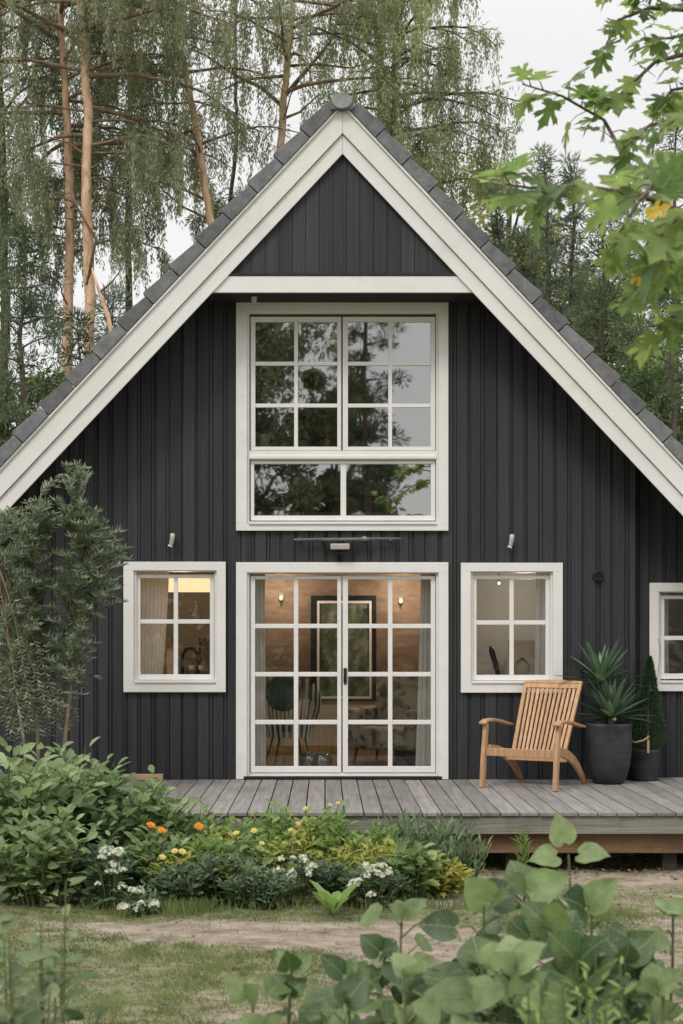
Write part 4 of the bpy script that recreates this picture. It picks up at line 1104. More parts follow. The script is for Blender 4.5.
def flower(fm, kind, s, c, parent, r_):
    pos=[]; dd=[]; nn=[]; L=[]; wd_=[]
    tilt = np.array([r_.uniform(-.5,.5), -r_.uniform(.2,1.0), 1.])
    tilt /= np.linalg.norm(tilt)
    u = np.cross(tilt, [0,1,.2]); u /= np.linalg.norm(u); v = np.cross(tilt, u)
    if kind == 'head':          # ray flower, two rings
        for ring, (np_, rr_, el) in enumerate(((12,1,.15),(9,.65,.55))):
            for k_ in range(np_):
                a_ = 2*np.pi*k_/np_+ring*.2+r_.uniform(-.1,.1)
                o_ = u*np.cos(a_)+v*np.sin(a_)
                pos.append(c+o_*s*.06); dd.append(o_+tilt*el); nn.append(tilt); L.append(s*.5*rr_); wd_.append(s*.26)
    elif kind == 'cluster':     # phlox-like head of small florets
        for q_ in range(16):
            o_ = r_.normal(0,1,3); o_ /= np.linalg.norm(o_); o_[2] = abs(o_[2])*.8
            cc_ = c + o_*s*.42*r_.uniform(.5,1.25)
            u2 = np.cross(o_, [.3,.2,1]); u2 /= np.linalg.norm(u2)+1e-9; v2 = np.cross(o_, u2)
            for k_ in range(5):
                a_ = 2*np.pi*k_/5+q_
                w2 = u2*np.cos(a_)+v2*np.sin(a_)
                pos.append(cc_); dd.append(w2+o_*.3); nn.append(o_); L.append(s*.20); wd_.append(s*.16)
    foliage('flower', M[fm], parent, TO if kind == 'head' else TQ, pos, dd, nn, L, wd_)

def bed(px, py, up_m=0):      # ground point seen at px,py
    Y = CY + CZ*F/(py-636.); return (CX+(px-325)*(Y-CY)/F, Y)
G = 'plants of the flower bed before the deck'
# -------- large pale-leaved shrubs at the left
for i, (px, py, rx, ry, h, ns_, nl, ln_, mt, lab) in enumerate([
    (10, 893, .60,.45,1.14, 46, 15,.115,'shrub','tall leafy shrub at the left edge in front of the olive tree'),
    (62, 884, .56,.45,1.10, 52, 15,.11,'shrub','bushy green shrub with pointed leaves right of the left-edge shrub'),
    (125, 886, .54,.42,.92, 52, 14,.10,'shrub','pale green shrub covering the left end of the deck'),
    (40, 906, .58,.28,.72, 46, 13,.08,'shrub','lower shrub standing under the pale shrubs at the left'),
    (104, 903, .40,.26,.42, 36, 12,.085,'shrubdark','dark low plant behind the white flowers at the left'),
    (-45, 898, .6,.5,1.1, 46, 13,.115,'shrub','leafy shrub cut by the left photo edge')]):
    bushy('leafy_shrub', lab, 'shrub', bed(px, py), (rx,ry,h), ns_, nl, 'oval', mt, ln_*1.45, ln_*.74, 'shrubs at the left of the bed', seed=i, up=.9, droop=.35)
mk = [ # name,label,cat,px,py,size,stems,leaves,tpl,mat,len,wid,flowers,stem
 ('white_phlox','white flowering plant with the tallest stem of blooms at the left of the bed','flower',112,908,(.16,.14,.40),16,9,'lance','shrubdark',.07,.02,('white_petal',15,'cluster',.075)),
 ('white_phlox','low white flowering plant at the foot of the tall white one','flower',140,913,(.16,.10,.20),12,7,'lance','shrubdark',.06,.018,('white_petal',7,'cluster',.085)),
 ('white_phlox','white flowering plant in the middle of the bed','flower',297,905,(.22,.15,.34),20,9,'lance','shrubdark',.06,.022,('white_petal',16,'cluster',.07)),
 ('white_phlox','white flowering plant before the feathery yellow one','flower',372,908,(.24,.15,.30),24,9,'lance','shrubdark',.055,.02,('white_petal',17,'cluster',.07)),
 ('orange_marigold','leafy plant with bright orange flowers at the left of the bed','flower',160,898,(.26,.2,.50),24,10,'oval','mid',.085,.04,('orange_petal',3,'head',.07)),
 ('orange_marigold','leafy plant with one orange bloom near the middle of the bed','flower',205,896,(.24,.2,.49),22,10,'oval','lightleaf',.085,.035,('orange_petal',1,'head',.06)),
 ('yellow_flower_plant','yellow-green plant with pale yellow blooms behind the dark shrub','flower',242,897,(.28,.2,.46),26,10,'oval','mid',.08,.035,('yellow_petal',3,'head',.055)),
 ('yellow_flower_plant','pale yellow-green tufted plant left of the middle of the bed','plant',172,903,(.2,.12,.36),18,9,'lance','yellowleaf',.075,.02,('yellow_petal',3,'head',.05)),
 ('yellow_flower_plant','yellow-green tufted plant above the mown edge left of the dark shrub','plant',232,905,(.15,.1,.36),14,8,'oval','yellowleaf',.06,.03,None),
 ('feathery_plant','feathery golden-green plant in front of the deck fascia','plant',362,899,(.30,.16,.43),44,12,'lance','yellowleaf',.07,.015,None),
 ('leafy_plant','light green leafy plant rising before the deck edge near the door','plant',325,888,(.24,.2,.55),26,10,'oval','lightleaf',.09,.038,('yellow_petal',3,'head',.045)),
 ('leafy_plant','light green leafy plant rising before the deck left of the door','plant',272,888,(.26,.2,.54),26,10,'oval','lightleaf',.085,.038,None),
 ('leafy_plant','green leafy plant against the deck above the orange flowers','plant',190,886,(.30,.2,.56),28,10,'oval','mid',.09,.038,None),
 ('leafy_plant','green leafy plant beside the left shrubs at the deck end','plant',146,888,(.26,.2,.60),26,10,'lance','mid',.095,.04,None),
 ('dark_shrub','low dark shrub with dense small leaves in the middle of the bed','shrub',258,910,(.30,.16,.27),60,12,'lance','shrubdark',.05,.016,None),
 ('dark_shrub','dark green mound between the two white flower groups','shrub',222,905,(.28,.18,.38),54,12,'oval','shrubdark',.055,.024,None),
 ('dark_shrub','dark green mound left of the orange flowers','shrub',180,907,(.24,.15,.30),46,11,'oval','shrubdark',.055,.024,None),
 ('dark_shrub','dark green mound between the middle white flowers and the yellow plant','shrub',332,904,(.20,.14,.32),44,12,'oval','shrubdark',.055,.024,None),
 ('dark_shrub','dark green mound below the feathery golden plant','shrub',372,905,(.3,.18,.27),60,11,'oval','shrubdark',.05,.02,None),
 ('leafy_plant','broad-leaved green plant right of the feathery golden one','plant',412,900,(.24,.15,.34),24,9,'oval','mid',.10,.05,None),
 ('leafy_plant','pale yellow-leaved plant behind the middle white flowers','plant',292,897,(.2,.12,.44),20,9,'oval','yellowleaf',.065,.028,('yellow_petal',2,'head',.05)),
]
for i, (nm, lab, ct, px, py, sz, ns_, nl, tp_, mt, l1, w1_, fl) in enumerate(mk):
    bushy(nm, lab, ct, bed(px, py), (sz[0], sz[1], sz[2]*(1.22 if nm == 'leafy_plant' else 1.08)), int(ns_*1.25), nl, tp_, mt, l1*1.2, w1_*1.35, G, seed=20+i, flowers=fl, up=.8, droop=.25)
for i, (px, py, sz, lab) in enumerate([(285,893,(.26,.16,.46),'golden-green leafy plant behind the middle white flowers'),(215,890,(.24,.16,.50),'golden-green leafy plant at the foot of the deck left of the door'),(135,900,(.2,.14,.42),'golden-green leafy plant beside the tall white flowers'),(395,896,(.22,.14,.42),'golden-green leafy plant right of the feathery one'),(345,890,(.22,.14,.50),'golden-green leafy plant at the foot of the deck below the door'),(168,886,(.26,.16,.58),'light leafy plant right of the left shrubs, against the deck end'),(245,886,(.26,.16,.57),'light leafy plant against the fascia between the two golden-green ones'),(305,887,(.26,.16,.57),'light leafy plant against the fascia below the left door leaf'),(375,887,(.24,.14,.52),'light leafy plant against the fascia behind the feathery one'),(440,896,(.22,.13,.30),'light low leafy plant at the foot of the narrow-leaved ones')]):
    bushy('golden_plant', lab, 'plant', bed(px, py), sz, 34, 12, 'lance' if i % 2 else 'oval', 'yellowleaf' if i % 2 else 'lightleaf', .09, .036, G, seed=60+i, up=.9, droop=.2)
# grey green blades at the right of the bed
def bladeplant(label, px, py, h, n_, spread, seed, mat='greyleaf', wd=.02):
    x_, y__ = bed(px, py); r_ = np.random.default_rng(seed)
    t = empty('bladed_plant', (x_, y__, 0), 0, label, 'plant', G)
    mb = MB(); pos=[]; dd=[]; nn=[]; L=[]
    for s in range(n_):
        a_ = r_.uniform(0,2*np.pi); sp_ = spread*np.sqrt(r_.random())
        tip = np.array([sp_*np.cos(a_), sp_*np.sin(a_)*.7, h*r_.uniform(.6,1.05)])
        mb.tube([(tip[0]*.4,tip[1]*.4,0), tuple(tip*np.array([.75,.75,.55])), tuple(tip)], [.005,.004,.0025], 4, False)
        for k_ in range(15):
            u = .2+.8*k_/15; az = k_*2.4+s
            p_ = tip*np.array([.4+.6*u, .4+.6*u, u]); pos.append(p_)
            dd.append([np.cos(az), np.sin(az), 1.1+r_.uniform(-.3,.6)]); nn.append(r_.normal(0,1,3)); L.append(r_.uniform(.07,.14))
    mb.build('stem', M['stem'], t)
    L = np.array(L); foliage('leaves', M[mat], t, TL, pos, dd, nn, L, wd)
bladeplant('grey-green plant with narrow upright leaves before the deck beam', 428, 893, .56, 20, .26, 1)
bladeplant('narrow-leaved grey-green plant at the right end of the bed', 460, 890, .50, 16, .24, 2)
bladeplant('slim weed with narrow leaves standing under the deck edge', 521, 878, .36, 3, .06, 3, 'lightleaf', .014)
bladeplant('fine-leaved green tuft between feathery plant and deck', 392, 884, .52, 14, .2, 4, 'greyleaf', .012)
# pale low leaves and grass tuft before the bed
def lowrosette(label, px, py, n_, L_, mat, seed, el=.8, tpl='oval', wr=.42):
    x_, y__ = bed(px, py); r_ = np.random.default_rng(seed)
    t = empty('low_plant', (x_, y__, float(gz(x_, y__))), 0, label, 'plant')
    a_ = np.arange(n_)*2*np.pi/n_+r_.uniform(-.3,.3,n_); e_ = el+r_.uniform(-.35,.5,n_)
    dd = np.stack([np.cos(a_), np.sin(a_), e_],1); LL = L_*r_.uniform(.75,1.1,n_)
    mb = MB()
    for k_ in range(n_): mb.tube([(0,0,0), tuple(dd[k_]*L_*.15+np.array([0,0,.02]))], .004, 4, False)
    mb.build('stem', M['stem'], t)
    foliage('leaves', M[mat], t, TPL[tpl], dd*L_*.12+np.array([0,0,.02]), dd, np.stack([np.zeros(n_),np.zeros(n_),np.ones(n_)],1)+r_.normal(0,.2,(n_,3)), LL, LL*wr, uv=mat.startswith('heart'))
lowrosette('low plant with broad pale leaves on the soil before the bed', 333, 916, 9, .24, 'lightleaf', 5)
n=2600; r_=np.random.default_rng(77)
xs_, ys_ = [], []
for k_ in range(n):
    px = r_.choice([r_.uniform(120,215), r_.uniform(165,200), r_.uniform(80,480)]); py = 906+abs(r_.normal(0,4))
    a__ = bed(px, py); xs_.append(a__[0]); ys_.append(a__[1])
xs_=np.array(xs_); ys_=np.array(ys_)
th=r_.uniform(0,2*np.pi,n)
g = foliage('grass_fringe', M['grass'], None, TB, np.stack([xs_,ys_,gz(xs_,ys_)],1), np.stack([np.cos(th)*.4,np.sin(th)*.4,np.ones(n)],1), r_.normal(0,1,(n,3)), r_.uniform(.04,.13,n), .006)
tag(g, 'uncut longer grass along the front edge of the flower bed', 'grass', kind='stuff')

# ------------------------------------------------------------------ foreground plants (3.5 to 6 m from the camera)
def bigleaf(label, px, Y, top_py, spread, nl, L0, seed, mat='heart', name='broadleaf_plant', first=.35, tilt=.5, stems=1, tiplean=0):
    r_ = np.random.default_rng(seed)
    s = (Y-CY)/F; x_ = CX+(px-325)*s; h = CZ+(636-top_py)*s
    t = empty(name, (x_, Y, float(gz(x_, Y))-.01), 0, label, 'plant', 'tall broad-leaved plants in the near foreground')
    mb = MB(); pos=[]; dd=[]; nn=[]; LL=[]
    for st_ in range(stems):
        off = r_.normal(0, spread*.25, 2) if stems > 1 else np.zeros(2)
        hh_ = h*(1 if st_ == 0 else r_.uniform(.72,.97))
        base_ = np.array([off[0]*.4, off[1]*.4, 0]); tip = np.array([off[0]+tiplean, off[1], hh_-L0*.3])
        cps = [base_+(tip-base_)*u+np.array([math.sin(u*4+seed)*.02, math.cos(u*3+seed)*.02, 0]) for u in np.linspace(0,1,8)]
        mb.tube(cps, list(np.linspace(.009,.004,8)), 6, False)
        for k_ in range(nl):
            u = first+(1-first)*(k_+r_.uniform(0,.5))/nl
            i0 = min(6, int(u*7)); p_ = cps[i0]+(cps[i0+1]-cps[i0])*(u*7-i0)
            az = k_*2.4+st_*1.3+r_.uniform(-.4,.4); lp = spread*r_.uniform(.35,1.0)*(1.15-.6*u)
            e_ = p_+np.array([np.cos(az)*lp, np.sin(az)*lp, lp*r_.uniform(.15,.6)])
            mb.tube([p_, (p_+e_)/2+np.array([0,0,.02]), e_], [.0035,.003,.0022], 5, False)
            pos.append(e_); dd.append([np.cos(az), np.sin(az), r_.uniform(-tilt*1.6, .15)])
            nn.append(np.array([0,-.9,1])+r_.normal(0,.55,3)); LL.append(L0*r_.uniform(.45,1.12)*(1-.3*max(0,u-.75)/.25))
        big = label.startswith('tallest')
        for q_ in range(3):   # top leaves
            az = q_*2.1+seed; dv = [np.cos(az), np.sin(az), r_.uniform(.3,1.2)]
            if big: dv = [(-1,-.5,-.05),(1,-.6,.1),(-.25,-.1,1)][q_]
            pos.append(tip+np.array(dv)*.03*big); dd.append(dv); nn.append(np.array([0,-1.1,1])+r_.normal(0,.3,3)); LL.append(L0*(1 if big else r_.uniform(.5,.9)))
    mb.build('stem', M['stem'], t)
    LL = np.array(LL); LL = LL*(1.38 if 440 < px < 625 and not label.startswith('tallest') else 1.12)
    foliage('leaves', M[mat], t, TH, pos, dd, nn, LL, LL*r_.uniform(.68,1.02,len(LL)), uv=True)
    return t
fg = [ # label, px, Y, top_py, spread, nl, L0, mat, stems
 ('tallest foreground plant with three rounded leaves before the deck beam', 567,-10.0, 846,.13,6,.10,'heartpale',1),
 ('dark broad-leaved plant in the middle of the foreground group', 500,-10.1, 876,.18,21,0.118,'heart',4),
 ('broad-leaved foreground plant left of the tallest one', 462,-10.5, 886,.18,20,0.125,'heart',4),
 ('broad-leaved foreground plant with one leaf reaching far left', 412,-10.2, 900,.20,15,0.122,'heartpale',3),
 ('low broad-leaved plant at the left of the foreground group', 368,-10.5, 938,.17,16,0.114,'heart',3),
 ('broad-leaved foreground plant right of the tallest one', 596,-10.3, 901,.18,20,0.122,'heart',4),
 ('foreground plant with dark undersides low in the middle', 540,-10.6, 913,.20,21,0.125,'heart',4),
 ('low dark foreground plant between the middle stems', 470,-10.8, 943,.20,21,0.122,'heart',4),
 ('pale broad-leaved plant at the bottom of the foreground group', 415,-11.0, 955,.19,20,0.114,'heartpale',4),
 ('pale plant filling the bottom between the foreground stems', 520,-11.0, 950,.20,21,0.114,'heartpale',4),
 ('broad-leaved plant at the right bottom of the picture', 640,-10.9, 945,.18,17,0.114,'heart',4),
 ('pale broad-leaved plant at the bottom right corner', 676,-11.1, 975,.16,15,0.106,'heartpale',3),
 ('dark low plant at the bottom edge between the left stems', 350,-11.1, 985,.18,16,0.106,'heart',3),
 ('broad leaves low under the tallest foreground plant', 570,-10.9, 945,.20,20,0.114,'heart',4),
]
for i, (lab, px, Y, tpy, sp_, nl, L0, mt, st_) in enumerate(fg):
    bigleaf(lab, px, Y, tpy, sp_, nl, L0, 200+i, mt, stems=st_)
for i, (px, Y, tpy, lab) in enumerate([(300,-11.0,958,'low broad-leaved plant furthest left of the foreground group'),(262,-11.1,985,'small pale seedling at the bottom edge left of the foreground group'),(660,-10.2,905,'thin broad-leaved plant near the right edge before the deck beam')]):
    bigleaf(lab, px, Y, tpy, .15, 8, .11, 260+i, 'heartpale' if i != 0 else 'heart', stems=2)
for i, (px, Y, tpy, lab) in enumerate([(585,-11.3,958,'fine light green plant at the bottom right, left of its twin'), (640,-11.4,965,'fine light green plant at the bottom right, before the broad leaves'), (535,-11.5,990,'fine light green plant at the bottom middle of the foreground')]):
    s = (Y-CY)/F; h = CZ+(636-tpy)*s
    bushy('fine_leaved_plant', lab, 'plant', (CX+(px-325)*s, Y), (.24,.2,h), 30, 16, 'lance', 'lightleaf', .05, .014, 'fine-leaved plants in the foreground', seed=300+i, topbias=2.2, up=.8)
# left foreground: tall leafy stems, out of focus
for i, (px, Y, tpy, nst, lab) in enumerate([(22,-11.2,852,11,'tall blurred leafy stem nearest the left edge of the picture'), (56,-10.9,872,8,'tall blurred leafy stem before the white flowers'), (-20,-11.0,800,8,'blurred leafy stems cut by the left edge, nearest the camera')]):
    s = (Y-CY)/F; h = CZ+(636-tpy)*s
    bushy('tall_herb', lab, 'plant', (CX+(px-325)*s, Y), (.13,.13,h), nst, 13, 'oval', 'herb', .095, .042, 'tall herbs in the left foreground', seed=330+i, topbias=1.8, up=.5, stem='stem')

# ================================================================== TREES
def wood(tr, br, m1, m2, parent):
    n = len(tr.v); k = len(tr.f)
    tr.v += br.v; tr.f += [tuple(i+n for i in f) for f in br.f]
    o = tr.build('trunk', m1, parent, True); o.data.materials.append(m2)
    o.data.polygons.foreach_set('material_index', [0]*k + [1]*(len(tr.f)-k))
    return o
def limb(rs, start, az, L_, rise, droopp, n=7, wob=.06):
    pts = [Vector(start)]; d_ = Vector((math.cos(az), math.sin(az), rise)).normalized()
    for i in range(1, n):
        u = i/(n-1)
        d2 = Vector((d_.x, d_.y, d_.z - droopp*u*u)); d2.normalize()
        d2 += Vector((rs.uniform(-wob,wob), rs.uniform(-wob,wob), rs.uniform(-wob,wob)))
        pts.append(pts[-1]+d2*(L_/(n-1)))
    return pts
def along(pts, u):
    f_ = u*(len(pts)-1); i = min(int(f_), len(pts)-2); return pts[i].lerp(pts[i+1], f_-i)
class Fol:
    def __init__(s): s.p=[]; s.d=[]; s.n=[]; s.L=[]; s.W=[]
    def put(s, p, d, n, L, W_): s.p.append(p); s.d.append(d); s.n.append(n); s.L.append(L); s.W.append(W_)
    def build(s, name, mat, parent, tpl=TQ):
        return foliage(name, mat, parent, tpl, np.concatenate(s.p), np.concatenate(s.d), np.concatenate(s.n), np.concatenate(s.L), np.concatenate(s.W))
def strand(F_, r_, p, L_, dens=42, wid=.05, leaf=.075):
    n = max(5, int(L_*dens*1.3)); t_ = r_.random(n)
    amp = r_.normal(0,.06,2)*L_
    w_ = wid*(1-.65*t_)
    pos = np.stack([p[0]+amp[0]*t_**2+r_.normal(0,1,n)*w_, p[1]+amp[1]*t_**2+r_.normal(0,1,n)*w_, p[2]-t_*L_], 1)
    d = np.stack([r_.normal(0,.32,n), r_.normal(0,.32,n), -np.ones(n)], 1)
    F_.put(pos, d, r_.normal(0,1,(n,3)), r_.uniform(.6,1.4,n)*leaf, r_.uniform(.014,.030,n))
def tuft(F_, r_, p, R_, n, leaf=.10, wid=.014, up=.35):
    o = r_.normal(0,1,(n,3)); o /= np.linalg.norm(o,axis=1,keepdims=True)
    rad = R_*r_.random(n)**.5
    pos = np.array(p)+o*rad[:,None]*np.array([1,1,.6])
    F_.put(pos, o+np.array([0,0,up])+r_.normal(0,.25,(n,3)), r_.normal(0,1,(n,3)), r_.uniform(.6,1.3,n)*leaf, r_.uniform(.6,1.4,n)*wid)
def px_trunk(pts, Y, Ztop=None):
    return [P(a, b_, Y) for a, b_ in pts]

def weeping_pine(label, path, Y, r0, branches, seed, fmat='weep', strands=26, dens=42, barkm='bark_pine', smax=1.3, deadlimbs=8, extra=None, leaf=.075, wid=.05):
    """path: pixel polyline of the visible trunk, bottom first; branches: list of (z0,z1,count,len)"""
    rs = random.Random(seed); r_ = np.random.default_rng(seed)
    pts = [P(a, b_, Y) for a, b_ in path]
    base_ = Vector((pts[0].x+(pts[0].x-pts[1].x)*.25, Y, 0)); d_ = pts[-1]-pts[-2]; d_.normalize()
    full = [base_]+pts+[pts[-1]+d_*1.5, pts[-1]+d_*3.2]
    for q_ in full[1:]: q_.y += rs.uniform(-.08,.08)
    H = full[-1].z
    rad = [r0*(1-.72*(q_.z/H)**1.1) for q_ in full]
    # subdivide with small bends
    fp=[]; fr=[]
    for i in range(len(full)-1):
        for k_ in range(4):
            u=k_/4; fp.append(full[i].lerp(full[i+1],u)+Vector((rs.uniform(-.02,.02),rs.uniform(-.02,.02),0))); fr.append((rad[i]+(rad[i+1]-rad[i])*u)*rs.uniform(.95,1.06))
    fp.append(full[-1]); fr.append(rad[-1])
    t = empty('pine_tree', (base_.x, Y, 0), 0, label, 'tree', 'tall pines behind the house')
    off = -Vector((base_.x, Y, 0))
    tr = MB(); tr.tube([q_+off for q_ in fp], fr, 12)
    br = MB(); F_ = Fol()
    def at_z(z_):
        for a, b_ in zip(fp[:-1], fp[1:]):
            if a.z <= z_ <= b_.z: return a.lerp(b_, (z_-a.z)/max(b_.z-a.z,1e-6))
        return fp[-1]
    for (z0, z1, cnt, L0) in branches:
        for k_ in range(cnt):
            z_ = z0+(z1-z0)*(k_+rs.random())/cnt; az = k_*2.4+rs.uniform(-.5,.5)
            if barkm == 'bark_pine' and math.sin(az) < -.35 and z_ < zt(60): az = -az
            L_ = L0*rs.uniform(.65,1.15)
            pts_ = limb(rs, at_z(z_)+off, az, L_, rs.uniform(.1,.5), rs.uniform(.5,1.1), 8, .10)
            br.tube(pts_, list(np.linspace(.045*L_/3, .008, 8)), 6, False)
            # side twigs
            for q_ in range(4):
                u = rs.uniform(.35,.97); s_ = along(pts_, u); az2 = az+rs.choice((-1,1))*rs.uniform(.5,1.2)
                tw = limb(rs, s_, az2, L_*.35*(1.1-u*.5), .1, .8, 5, .1)
                br.tube(tw, list(np.linspace(.012,.004,5)), 4, False)
                for w_ in range(int(strands/5)+1):
                    e_ = along(tw, rs.uniform(.3,1)); strand(F_, r_, e_, rs.uniform(.2,smax)*rs.uniform(.4,1), dens, wid, leaf)
            for q_ in range(3): tuft(F_, r_, along(pts_, rs.uniform(.45,1)), rs.uniform(.18,.34), 60, .11, .022, -.3)
            for q_ in range(strands//5):
                e_ = along(pts_, rs.uniform(.35,1)); strand(F_, r_, e_, rs.uniform(.25,smax), dens, wid, leaf)
    for k_ in range(deadlimbs):
        z_ = rs.uniform(5, branches[0][0]+1.5); az = rs.uniform(0,6.28)
        pts_ = limb(rs, at_z(z_)+off, az, rs.uniform(.6,1.8), rs.uniform(.0,.5), rs.uniform(-.3,.5), 7, .16)
        br.tube(pts_, list(np.linspace(.02,.004,7)), 5, False)
        tw = limb(rs, pts_[4], az+.8, .5, .2, 0, 4, .15); br.tube(tw, [.008,.006,.004,.003], 4, False)
    if extra:
        for (pa, rr0, rr1) in extra:
            q_ = [P(a, b_, Y+yy)+off for a, b_, yy in pa]; br.tube(q_, list(np.linspace(rr0, rr1, len(q_))), 8)
    wood(tr, br, M[barkm], M['bark_grey'] if barkm != 'bark_pine' else M['bark_limb'], t)
    F_.build('crown', M[fmat], t)
    return t
M['bark_limb'] = mat_basic('pine_limb_bark', (.12,.085,.06), (.30,.20,.13), .9, (6,6,6), bump=.5)
Yt = 11.0
ppm = F/(Yt-CY)
def zt(py): return CZ+(636-py)/ppm
weeping_pine('tall pine with straight orange trunk nearest the left photo edge', [(66,420),(68,330),(69,200),(66,100),(60,10)], 11.2, .125,
    [(zt(250),zt(150),7,1.7),(zt(150),zt(-120),30,2.7)], 1, strands=36)
weeping_pine('tall pine with orange trunk leaning over the left eave, second from left', [(87,400),(90,300),(86,200),(88,120),(84,50),(78,-20)], 10.4, .135,
    [(zt(240),zt(160),6,1.5),(zt(160),zt(-120),34,2.7)], 2, strands=36,
    extra=[([(87,285,0),(96,240,-.1),(76,205,-.2),(68,180,-.2)],.03,.012), ([(89,215,0),(106,195,.1),(113,176,.2)],.025,.01)])
weeping_pine('slanting pine with orange trunk standing left of the roof peak', [(220,260),(209,215),(203,170),(192,110),(184,60),(176,0)], 11.6, .115,
    [(zt(150),zt(60),5,2.2),(zt(60),zt(-140),18,2.3)], 3, strands=22, fmat='weep', deadlimbs=5,
    extra=[([(203,165,0),(186,140,0),(160,130,.1),(120,134,.2),(100,128,.3)],.03,.01), ([(206,200,0),(185,190,0),(160,182,-.1),(130,178,-.2)],.028,.01), ([(188,90,0),(170,72,0),(150,68,0),(128,80,0)],.025,.008), ([(207,218,0),(185,208,.2),(165,192,.2),(155,180,.2)],.025,.008)])
weeping_pine('forked pine with bare orange limbs just left of the roof ridge', [(272,230),(281,150),(284,95),(289,50),(293,0)], 12.2, .12,
    [(zt(70),zt(0),6,2.4),(zt(0),zt(-150),20,2.7)], 4, strands=22, fmat='weep', deadlimbs=4,
    extra=[([(281,105,0),(262,88,0),(235,75,.1),(205,55,.2),(188,48,.3)],.042,.015), ([(283,98,0),(305,72,0),(330,42,.1),(338,18,.2)],.045,.015), ([(280,120,0),(300,112,0),(318,95,.1)],.03,.012), ([(288,66,0),(315,64,0),(350,68,.1),(380,60,0)],.028,.01), ([(236,76,.1),(228,60,.1),(215,30,.1)],.02,.008)])
weeping_pine('weeping spruce hanging its grey-green curtains right of the roof peak', [(388,200),(392,120),(396,40),(398,-30)], 12.8, .12,
    [(zt(165),zt(100),16,1.9),(zt(100),zt(-10),22,2.3),(zt(-10),zt(-90),12,1.6)], 5, strands=34, fmat='weepgold', barkm='bark_grey', smax=1.25,
    extra=[([(392,120,0),(420,98,0),(450,100,0),(480,108,.1),(500,120,.1)],.03,.008), ([(394,60,0),(420,42,0),(440,50,.1)],.03,.008), ([(394,30,0),(360,24,-.1),(335,25,-.2)],.03,.01)])
weeping_pine('weeping conifer with dark hanging curtains between the two pine pairs', [(128,300),(128,200),(130,120),(131,40)], 13.2, .10,
    [(zt(120),zt(90),5,.9),(zt(90),zt(-60),12,1.5)], 6, strands=28, fmat='weepdark', barkm='bark_grey', smax=1.3, deadlimbs=3)
weeping_pine('dark weeping conifer cut by the left photo edge', [(4,420),(6,300),(2,160),(0,60)], 12.6, .13,
    [(zt(300),zt(160),14,1.7),(zt(160),zt(-80),16,2.0)], 7, strands=26, fmat='weepdark', barkm='bark_grey')
weeping_pine('weeping conifer showing dark green behind the trunk left of the ridge', [(228,300),(230,200),(236,140),(236,100)], 14.5, .08,
    [(zt(185),zt(130),9,.7)], 8, strands=18, fmat='weepdark', barkm='bark_grey', smax=.9, deadlimbs=2)

def conifer(label, px, Y, top_py, rbase, seed, fmat='pine', dens=1.0, group='dark conifers behind the house', name='conifer_tree', thin=False, base_z=.6, leaf=.13):
    rs = random.Random(seed); r_ = np.random.default_rng(seed)
    s = (Y-CY)/F; x_ = CX+(px-325)*s; H = CZ+(636-top_py)*s
    t = empty(name, (x_, Y, 0), 0, label, 'tree', group)
    tr = MB(); n_ = 10
    tp_ = [Vector((rs.uniform(-.05,.05), rs.uniform(-.05,.05), H*k_/n_)) for k_ in range(n_+1)]; tp_[0] = Vector((0,0,0))
    tr.tube(tp_, list(np.linspace(.05+H*.010, .008, n_+1)), 8); F_ = Fol(); br = MB()
    cnt = int(H*8*dens)
    for k_ in range(cnt):
        z_ = base_z+(H-base_z)*(k_+rs.random())/cnt; f_ = (z_-base_z)/(H-base_z); az = k_*2.4+rs.uniform(-.6,.6)
        L_ = rbase*((1-f_)**.8*.95+.06)*rs.uniform(.55,1.2)
        c0 = along(tp_, min(.999, z_/H)); pts_ = limb(rs, c0, az, L_, rs.uniform(.15,.6) if not thin else .6, .5, 6, .1)
        br.tube(pts_, list(np.linspace(.022,.005,6)), 4, False)
        nt_ = max(3, int(L_*6*dens))
        for q_ in range(nt_):
            e_ = along(pts_, rs.uniform(.25,1.0)) + Vector((rs.uniform(-.18,.18)*L_, rs.uniform(-.18,.18)*L_, rs.uniform(-.05,.1)))
            tuft(F_, r_, e_, rs.uniform(.12,.30)*(1 if not thin else .6), int(rs.uniform(26,46)), leaf, .020)
    tuft(F_, r_, (0,0,H), .12, 40, .12, .016, 1.0)
    wood(tr, br, M['bark_grey'], M['bark_grey'], t); F_.build('crown', M[fmat], t)
    return t
conifer('bushy dark conifer low at the left edge behind the roof', 22, 7.5, 232, 2.0, 21)
conifer('dark conifer behind the two orange trunks, low over the roof', 78, 9.6, 318, 1.5, 22)
conifer('small grey-green conifer beside the slanting dead stem', 112, 9.0, 290, .8, 23, 'weepdark')
conifer('dark conifer left of the olive tree, cut by the photo edge', -30, 9, 210, 1.9, 27)
conifer('dark pine right of the thin young pine trunks', 602, 9.0, 215, 1.8, 31)
conifer('dark pine showing over the middle of the right roof slope', 520, 12.5, 232, 1.5, 32, 'pine')
conifer('dark pine at the right edge over the low roof', 672, 7.6, 262, 2.0, 33)
conifer('tall dark pine behind the maple leaves at the right edge', 676, 12.5, 100, 2.6, 34, 'pine', .9)
conifer('thin young pine with a bare pointed tip, left of its taller twin', 546, 11.5, 152, 1.0, 35, 'weepdark', .75, 'thin young pines over the right roof slope', 'young_pine', True, 3)
conifer('thin young pine with a bare pointed tip, right one of the pair', 572, 11.8, 162, 1.0, 36, 'weepdark', .75, 'thin young pines over the right roof slope', 'young_pine', True, 3)
conifer('thin young pine between the weeping spruce and the pair of tips', 497, 13.5, 192, 1.0, 37, 'weepdark', .7, 'thin young pines over the right roof slope', 'young_pine', True, 3)
conifer('grey-green pine behind the dark pines on the right', 630, 15.0, 175, 1.9, 38, 'weepdark', .8)
